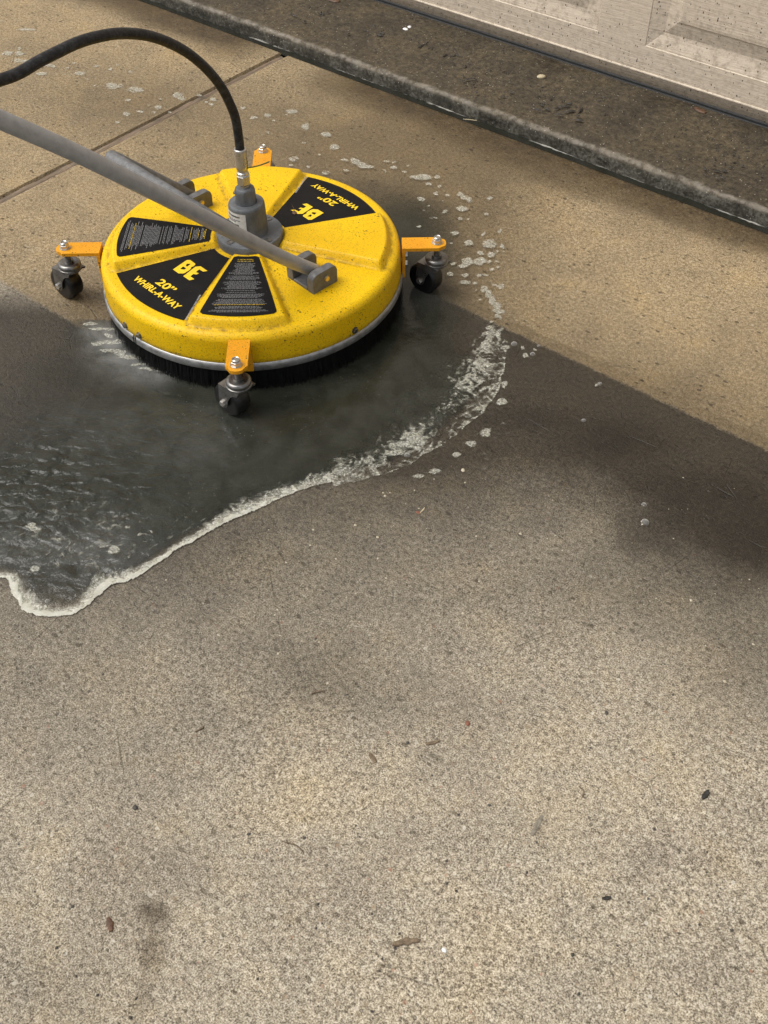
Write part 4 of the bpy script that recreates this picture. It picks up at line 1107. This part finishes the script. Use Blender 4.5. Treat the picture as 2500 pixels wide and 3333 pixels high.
def foam_grid(name, X0, X1, Y0, Y1, st, mode):
    gx, gy = np.meshgrid(np.arange(X0, X1, st), np.arange(Y0, Y1, st))
    dens = np.full(gx.shape, -1.0)
    n_f = fbm(gx * 160, gy * 160, 91, 3) - .5
    if mode == 'edge':
        ux = gx + (fbm(gx * 22, gy * 22, 61, 3) - .5) * 0.012; uy = gy + (fbm(gx * 22, gy * 22, 71, 3) - .5) * 0.012
        ux2 = ux + (fbm(gx * 110, gy * 110, 62, 2) - .5) * 0.004; uy2 = uy + (fbm(gx * 110, gy * 110, 72, 2) - .5) * 0.004
        P = np.array([(p.x, p.y) for p in EP])
        d_, w_, s_ = polydist(ux2, uy2, P, False, [EW, ES])
        inn = inside(ux2, uy2, PXY)
        u = d_ / w_
        # swirling, stretched structure
        wq = fbm(gx * 18, gy * 18, 93, 3) - .5; wr = fbm(gx * 18, gy * 18, 97, 3) - .5
        lace = 1 - np.abs(fbm((gx + wq * .10) * 42, (gy + wr * .10) * 60, 95, 3) - .5) * 5.5
        lace2 = fbm((gx + wr * .09) * 150, (gy + wq * .09) * 150, 99, 4)
        ridg = 1 - np.abs(fbm((gx + wq * .12) * 80, (gy + wr * .12) * 80, 103, 3) - .5) * 8
        solid = (1.08 - u) * s_ * 1.5 + (lace2 - .5) * 1.2
        core = 1 - np.abs(u - 0.42) * 2.0
        lacy = core * 0.95 + ridg * 0.34 + (lace2 - .5) * 1.7 - 0.40 + (fbm(gx * 16, gy * 16, 107, 2) - .5) * 1.5
        k = sst(0.55, 0.95, s_)
        de_ = solid * k + np.minimum(lacy, 0.9) * (1 - k)
        rim = 0.8 - np.abs(u - 0.05) * 9
        de_ = np.maximum(de_, rim * sst(.75, .95, s_))
        dens = np.where((inn | ((k < .6) & (u < 0.25))) & (u < 1.3), de_, -1)
        # trailing wisps inside the pool
        wisp = blobs([(180, 1190, 190, 80, 1.0), (80, 1130, 190, 80, .8), (420, 1130, 150, 45, .7), (1050, 900, 60, 90, .7), (960, 990, 110, 45, .55), (262, 770, 70, 45, 1.25), (215, 735, 60, 35, 1.0), (340, 812, 80, 14, .8), (60, 1050, 150, 60, .55)], gx, gy)
        ri = 1 - np.abs(fbm((gx + wq * .14) * 36, (gy + wr * .14) * 36, 101, 3) - .5) * 9
        inn2 = inside(ux, uy, PXY)
        w2 = (ri * 0.55 + (lace2 - .5) * 2.2 - 1.15 + 1.05 * wisp) * 0.6
        dens = np.maximum(dens, np.where((wisp > .08) & (inn2 | (gx > 0.2)), np.minimum(w2, 0.62), -1))
    for px, py, rx, ry in FLK:
        c = at(px, py)
        if not (X0 - .05 < c.x < X1 + .05 and Y0 - .05 < c.y < Y1 + .05): continue
        ex = at(px + rx, py) - c; ey = at(px, py + ry) - c
        R_ = max(ex.length, ey.length) * 1.7
        i0, i1 = int((c.y - R_ - Y0) / st), int((c.y + R_ - Y0) / st) + 2; j0, j1 = int((c.x - R_ - X0) / st), int((c.x + R_ - X0) / st) + 2
        i0, j0 = max(i0, 0), max(j0, 0)
        sx = gx[i0:i1, j0:j1]; sy = gy[i0:i1, j0:j1]
        if sx.size == 0: continue
        wob = (fbm(sx * 90, sy * 90, 111, 2) - .5) * 0.009; wob2 = (fbm(sx * 90, sy * 90, 121, 2) - .5) * 0.009
        dt_ = ex.x * ey.y - ex.y * ey.x; xx = sx + wob - c.x; yy_ = sy + wob2 - c.y
        u = (xx * ey.y - yy_ * ey.x) / dt_; v = (-xx * ex.y + yy_ * ex.x) / dt_
        dn_ = (1.18 - np.hypot(u, v)) * 2.2 + (fbm(sx * 300, sy * 300, 131, 2) - .5) * 0.9
        dens[i0:i1, j0:j1] = np.maximum(dens[i0:i1, j0:j1], np.minimum(dn_, 0.70))
    # pin holes
    hol = vn(gx * 330, gy * 330, 141)
    dens = dens - sst(0.80, 0.92, hol) * 0.40 * (dens < 1.3)
    keep = dens > -0.05
    kk = keep.copy()
    cell = kk[:-1, :-1] & kk[1:, :-1] & kk[:-1, 1:] & kk[1:, 1:]
    use = np.zeros_like(kk); use[:-1, :-1] |= cell; use[1:, :-1] |= cell; use[:-1, 1:] |= cell; use[1:, 1:] |= cell
    idx = -np.ones(gx.shape, int); idx[use] = np.arange(use.sum())
    q = np.stack([idx[:-1, :-1][cell], idx[:-1, 1:][cell], idx[1:, 1:][cell], idx[1:, :-1][cell]], 1)
    t_ = np.clip(dens, 0, 1.2)
    ii_ = inside(gx, gy, PXY); dq = np.where(ii_, polydist(gx, gy, PXY, True), 0.0)
    z = 0.0010 + 0.0032 * sst(0, 0.035, dq) + 0.0009 * t_ * (0.6 + 0.8 * fbm(gx * 130, gy * 130, 151, 3)) + zslab(gx, gy)
    if mode == 'edge': z = z + 0.0008 * np.clip(1 - np.abs(dq - 0.006) / 0.008, 0, 1) * sst(0.3, 0.9, t_)
    me = np_mesh(name, np.stack([gx[use], gy[use], z[use]], 1), q)
    a = me.attributes.new('thick', 'FLOAT', 'POINT'); a.data.foreach_set('value', t_[use].astype(np.float32))
    o = link(name, me, None, M['foam'], True); o['kind'] = 'stuff'; return o
PE = np.array([(p.x, p.y) for p in EP])
f1 = foam_grid('foam', max(PE[:, 0].min(), -0.5) - .02, PE[:, 0].max() + .16, PE[:, 1].min() - .03, 0.40, 0.0015, 'edge')
f1['label'] = 'cream lacy foam along the edge of the rinse water'; f1['category'] = 'foam'
f2 = foam_grid('foam', -1.45, 0.45, 0.402, 0.75, 0.0015, 'flecks')
f2['label'] = 'scattered white foam flecks on the wet concrete behind the cleaner'; f2['category'] = 'foam'
f3 = foam_grid('foam', -1.45, max(PE[:, 0].min(), -0.5) - .022, -0.3, 0.40, 0.0015, 'flecks')
f3['label'] = 'scattered white foam flecks on damp concrete beside the timber joint'; f3['category'] = 'foam'

# clear bubbles standing on the wet concrete
for px, py, r, lab in [(1392, 1133, 9, 'largest clear bubble, alone on the dark damp concrete at right'), (1390, 1095, 6, 'small clear bubble just behind the largest one at right'), (1295, 834, 5, 'clear bubble on dirty wet concrete just below the cleaned edge'),
                   (880, 988, 7, 'clear bubble cluster riding on the widest part of the foam line'), (1260, 913, 5, 'tiny clear bubble above the dark damp stain'), (540, 1106, 6, 'round clear bubble in the middle of the thin foam line'),
                   (104, 1303, 5, 'round clear bubble inside the foam tip at left'), (1150, 770, 6, 'front clear bubble of the small group right of the foam'), (1163, 752, 4, 'smallest clear bubble of the group right of the foam'), (1110, 748, 7, 'clear bubble nearest the foam in the group at right')]:
    c = atv(px, py); rr2 = r * V / F * (CAM - c).length * 0.95
    bm = bmesh.new(); lathe(bm, [(rr2 * math.cos(t), rr2 * 0.8 * math.sin(t)) for t in np.linspace(0, 1.5, 8)], 20, Matrix.Translation((c.x, c.y, 0.0045)), cap0=False)
    tag(bm_obj('bubble', bm, None, M['bubble'], True), lab, 'bubble', 'soap bubbles on the wet concrete')

# ------------------------------------------------------------------ debris
def chip(name, px, py, L, W_, H_, ang, mat, label, cat, z=0.0, seed=0, group=None):
    if z == 0.0: L, W_, H_ = L * 0.85, W_ * 0.8, H_ * 0.55
    r_ = random.Random(seed + int(px)); c = atv(px, py, z)
    bm = bmesh.new(); n = 10; rows = []
    for i in range(n + 1):
        t = i / n; wv = W_ * (0.35 + 0.65 * math.sin(math.pi * min(max(t * 0.9 + 0.05, 0), 1))) * r_.uniform(0.75, 1.1); hv = H_ * r_.uniform(0.7, 1.1)
        bend = 0.15 * L * math.sin(t * 3 + seed) * 0.3
        rows.append([bm.verts.new(((t - .5) * L, bend + y, zz_)) for y, zz_ in ((-wv / 2, 0.0004), (-wv * .35, hv), (wv * .1, hv * 1.15), (wv * .4, hv * .8), (wv / 2, 0.0004))])
    for a_, b_ in zip(rows, rows[1:]):
        for k in range(4): bm.faces.new((a_[k], b_[k], b_[k + 1], a_[k + 1]))
        bm.faces.new((a_[4], b_[4], b_[0], a_[0]))
    bm.faces.new(rows[0]); bm.faces.new(list(reversed(rows[-1])))
    o = bm_obj(name, bm, None, mat, angle=40); o.location = (c.x, c.y, z + 0.0005); o.rotation_euler = (0, 0, ang)
    tag(o, label, cat, group); return o
def img_ang(px, py, dx, dy):
    a = atv(px, py); b = atv(px + dx, py + dy); return math.atan2(b.y - a.y, b.x - a.x)
chip('bark_chip', 877, 2037, 0.034, 0.010, 0.004, img_ang(877, 2037, 10, -1.5), M['bark'], 'brown bark chip lying near the bottom edge beside a white speck', 'bark chip')
chip('bark_chip', 935, 1604, 0.022, 0.006, 0.003, img_ang(935, 1604, 10, -3), M['bark'], 'small brown bark chip on dry concrete below the middle of the picture', 'bark chip', seed=3)
chip('bark_chip', 805, 1638, 0.018, 0.008, 0.003, img_ang(805, 1638, 5, 10), M['bark'], 'short tan bark chip just left of the other mid-picture chip', 'bark chip', seed=5)
chip('bark_chip', 237, 1998, 0.019, 0.010, 0.004, img_ang(237, 1998, 3, 10), M['leafd'], 'dark brown chip left of the two oil stains', 'bark chip', seed=7)
chip('bark_chip', 1523, 1717, 0.017, 0.009, 0.004, img_ang(1523, 1717, 5, -8), M['leafb'], 'blackish curled chip near the right edge of the dry concrete', 'bark chip', seed=9)
chip('bark_chip', 1160, 1783, 0.034, 0.008, 0.0012, img_ang(1160, 1783, 7, -10), M['sliver'], 'grey flattened sliver pressed into the concrete right of centre', 'sliver', seed=11)
chip('bark_chip', 1310, 1940, 0.012, 0.006, 0.003, 0.9, M['leafb'], 'small black fragment on the lower right concrete', 'fragment', seed=15)
def twig(px, py, dx, dy, r, mat, label, z=0.0):
    a = atv(px, py, z); b = atv(px + dx, py + dy, z); m_ = (a + b) / 2 + Vector((0.002, 0.003, 0.001))
    bm = bmesh.new(); up_ = Vector((0, 0, r + 0.0003)); tube(bm, spline([a + up_, m_ + up_, b + up_], 6), r, 8)
    return tag(bm_obj('twig', bm, None, mat, True), label, 'twig')
twig(672, 1499, 28, -5, 0.0010, M['bark'], 'short thin twig on the damp brown concrete at centre left')
twig(422, 1582, 18, -12, 0.0009, M['bark'], 'short dark twig on the left part of the dry concrete')
twig(610, 1818, 45, 22, 0.0008, M['bark'], 'long hair-thin twig on the dry concrete at lower centre')
twig(1250, 1700, 8, 22, 0.0008, M['bark'], 'tiny twig on the right part of the dry concrete')
def pebble(px, py, r, mat, label, z=0.0, cat='pebble', name='pebble', group=None, flat=0.6):
    r = r * (0.72 if z == 0 else 1.0); c = atv(px, py, z); bm = bmesh.new(); bmesh.ops.create_icosphere(bm, subdivisions=2, radius=r)
    r_ = random.Random(int(px * 7 + py))
    ph_ = [r_.uniform(0, 6) for _ in range(3)]
    for v in bm.verts:
        k = 1 + 0.22 * math.sin(v.co.x / r * 2.1 + ph_[0]) * math.cos(v.co.y / r * 1.7 + ph_[1]); v.co *= k; v.co.z *= flat; v.co.x *= 1.25
    o = bm_obj(name, bm, None, mat, True); o.location = (c.x, c.y, z + r * flat * 0.05); o.rotation_euler = (0, 0, ph_[2])
    return tag(o, label, cat, group)
pebble(1010, 1562, 0.0045, M['peb_r'], 'dark red pebble set in the dry concrete right of centre')
pebble(540, 1688, 0.0024, M['blue'], 'pale blue paint fleck on the dry concrete at lower left', cat='fleck', name='paint_fleck', flat=0.3)
pebble(960, 2053, 0.0034, M['white'], 'bright white speck beside the lowest bark chip', cat='speck', name='white_speck', flat=0.35)
pebble(292, 1744, 0.0042, M['peb_d'], 'black pebble on the left dry concrete, upper of two', flat=0.7)
pebble(538, 1802, 0.0028, M['peb_d'], 'small black pebble above the oil stains, right one')
pebble(1000, 1016, 0.0042, M['peb_l'], 'pale pebble just below the foam tail')
pebble(903, 1107, 0.0040, M['peb_r'], 'dark reddish chip of stone below the foam, beside a straw', flat=0.3)
pebble(1310, 1540, 0.0035, M['peb_d'], 'dark pebble on the damp right concrete')
chip('straw_piece', 912, 1103, 0.016, 0.003, 0.0015, img_ang(912, 1103, 8, -12), M['straw'], 'short pale straw lying just below the foam', 'straw', seed=21)
# debris on the apron
AZ = 0.0412
pebble(876, 63, 0.0062, M['white'], 'torn white petal on the dark apron near the top edge', AZ, 'petal', 'petal', flat=0.3)
pebble(884, 58, 0.0050, M['white'], 'smaller white petal touching the torn one on the apron', AZ, 'petal', 'petal', flat=0.3)
pebble(1168, 166, 0.0080, M['straw'], 'tan crumb with dark mark on the apron, left of the bottom seal', AZ, 'crumb', 'crumb', flat=0.6)
chip('leaf', 1512, 240, 0.030, 0.014, 0.0035, img_ang(1512, 240, 10, 5), M['leafd'], 'wet reddish brown leaf lying against the door seal', 'leaf', AZ, 31)
chip('leaf', 722, 2, 0.030, 0.018, 0.003, img_ang(722, 2, 10, 1), M['leafd'], 'brown leaf at the very top edge of the apron', 'leaf', AZ, 33)
chip('leaf', 604, 37, 0.016, 0.012, 0.006, 0.4, M['leafd'], 'small orange-brown leaf bit caught in the gutter', 'leaf', 0.0, 35)
chip('straw_piece', 1015, 260, 0.030, 0.0022, 0.0015, img_ang(1015, 260, 10, 1.5), M['straw'], 'pale straw on the middle of the dark apron', 'straw', AZ, 37)
chip('straw_piece', 1385, 545, 0.014, 0.002, 0.0015, 1.2, M['straw'], 'tiny pale straw standing on the apron nose', 'straw', 0.036, 39)
# black litter on the apron: uncountable crumbs
r_ = random.Random(12); bm = bmesh.new()
cl = [(1010, 170), (1035, 205), (1015, 180), (1215, 230), (1350, 370), (1370, 365), (1545, 375), (1560, 365), (1575, 380), (1520, 395), (1105, 200), (1150, 200), (1240, 245), (930, 100), (960, 110), (900, 40), (1180, 225), (700, 20), (650, 40), (820, 60), (1620, 420), (1590, 345)]
spots = []
for px, py in cl:
    for k in range(r_.randint(3, 9)): spots.append((px + r_.gauss(0, 14), py + r_.gauss(0, 8), r_.uniform(.35, 1.5)))
for k in range(260):
    x = r_.uniform(560, 1659); base = 62 + (x - 806) * 0.338 * 1; d_ = abs(r_.gauss(0, 60))
    spots.append((x, base - 42 + d_, r_.uniform(.25, .9)))
for px, py, s in spots:
    c = atv(px, py, AZ)
    if c.y > 1.066 or c.y < 0.82: continue
    n = 7; L = 0.0046 * s * r_.uniform(.5, 2.2); W_ = 0.0030 * s * r_.uniform(.4, 1.2); a0 = r_.uniform(0, 6.3)
    ring = []
    for i in range(n):
        t = 2 * math.pi * i / n; x = L * math.cos(t) * r_.uniform(.6, 1.2); y = W_ * math.sin(t) * r_.uniform(.6, 1.2)
        ring.append(bm.verts.new((c.x + x * math.cos(a0) - y * math.sin(a0), c.y + x * math.sin(a0) + y * math.cos(a0), AZ - 0.0008)))
    tp = bm.verts.new((c.x, c.y, AZ + 0.0013 * s))
    for i in range(n): bm.faces.new((ring[i], ring[(i + 1) % n], tp))
o = bm_obj('litter', bm, None, M['leafb']); o['kind'] = 'stuff'; o['label'] = 'black leaf crumbs scattered over the apron'; o['category'] = 'leaf litter'
# loose grit on the slab
def grit(name, mat, n, smin, smax, seed, region):
    r_ = random.Random(seed); bm = bmesh.new()
    for k in range(n):
        px = r_.uniform(*region[0]); py = r_.uniform(*region[1]); c = atv(px, py)
        if -0.3 < c.x < 0.4 and c.y > -0.35 and c.y < .3: continue
        s = r_.uniform(smin, smax) * (r_.random() ** 1.5 + .4)
        vs_ = []
        for d in ((1, 0, 0), (-1, 0, 0), (0, 1, 0), (0, -1, 0), (0, 0, .7), (0, 0, -.5)):
            vs_.append(bm.verts.new((c.x + d[0] * s * r_.uniform(.6, 1.3), c.y + d[1] * s * r_.uniform(.6, 1.3), 0.0002 + d[2] * s * r_.uniform(.6, 1.1))))
        for a_, b_, c_ in ((0, 2, 4), (2, 1, 4), (1, 3, 4), (3, 0, 4), (2, 0, 5), (1, 2, 5), (3, 1, 5), (0, 3, 5)): bm.faces.new((vs_[a_], vs_[b_], vs_[c_]))
    o = bm_obj(name, bm, None, mat); o['kind'] = 'stuff'; return o
g1 = grit('grit', M['peb_l'], 700, 0.0008, 0.0020, 5, ((0, 1659), (1000, 2212))); g1['label'] = 'pale sand grains loose on the concrete'; g1['category'] = 'grit'
g2 = grit('grit', M['peb_d'], 420, 0.0007, 0.0020, 6, ((0, 1659), (900, 2212))); g2['label'] = 'dark grit grains loose on the concrete'; g2['category'] = 'grit'
# bits on the cleaner
lx, ly = rot_xy(-0.0079, 0.1092, ROT)
bm = bmesh.new(); rows = []
for i in range(7):
    t = i / 6; wv = 0.0042 * math.sin(math.pi * (0.08 + 0.84 * t)); rows.append([bm.verts.new(((t - .5) * 0.012, -wv, 0.001)), bm.verts.new(((t - .5) * 0.012, 0, 0.0022)), bm.verts.new(((t - .5) * 0.012, wv, 0.0012))])
for a_, b_ in zip(rows, rows[1:]):
    for k in range(2): bm.faces.new((a_[k], b_[k], b_[k + 1], a_[k + 1]))
tube(bm, [(-0.006, 0, 0.0015), (-0.014, 0.002, 0.0018), (-0.022, 0.001, 0.0015)], 0.0004, 6)
o = bm_obj('leaf', bm, None, M['leafd'], True); o.location = (lx, ly, 0.1195); o.rotation_euler = (0, 0, R(-35))
tag(o, 'tiny brown seed leaf with stalk lying on the far black sticker', 'leaf')
bm = bmesh.new(); tube(bm, spline([Vector((0.004, 0.006, 0.2535)), Vector((0.014, 0.018, 0.2545)), Vector((0.022, 0.030, 0.2570)), Vector((0.028, 0.036, 0.2600))], 5), [0.0012] * 11 + [0.0014] * 4 + [0.0009], 6)
tag(bm_obj('grass_blade', bm, None, M['grass'], True), 'bit of green grass blade stuck to the hose fitting', 'grass blade')
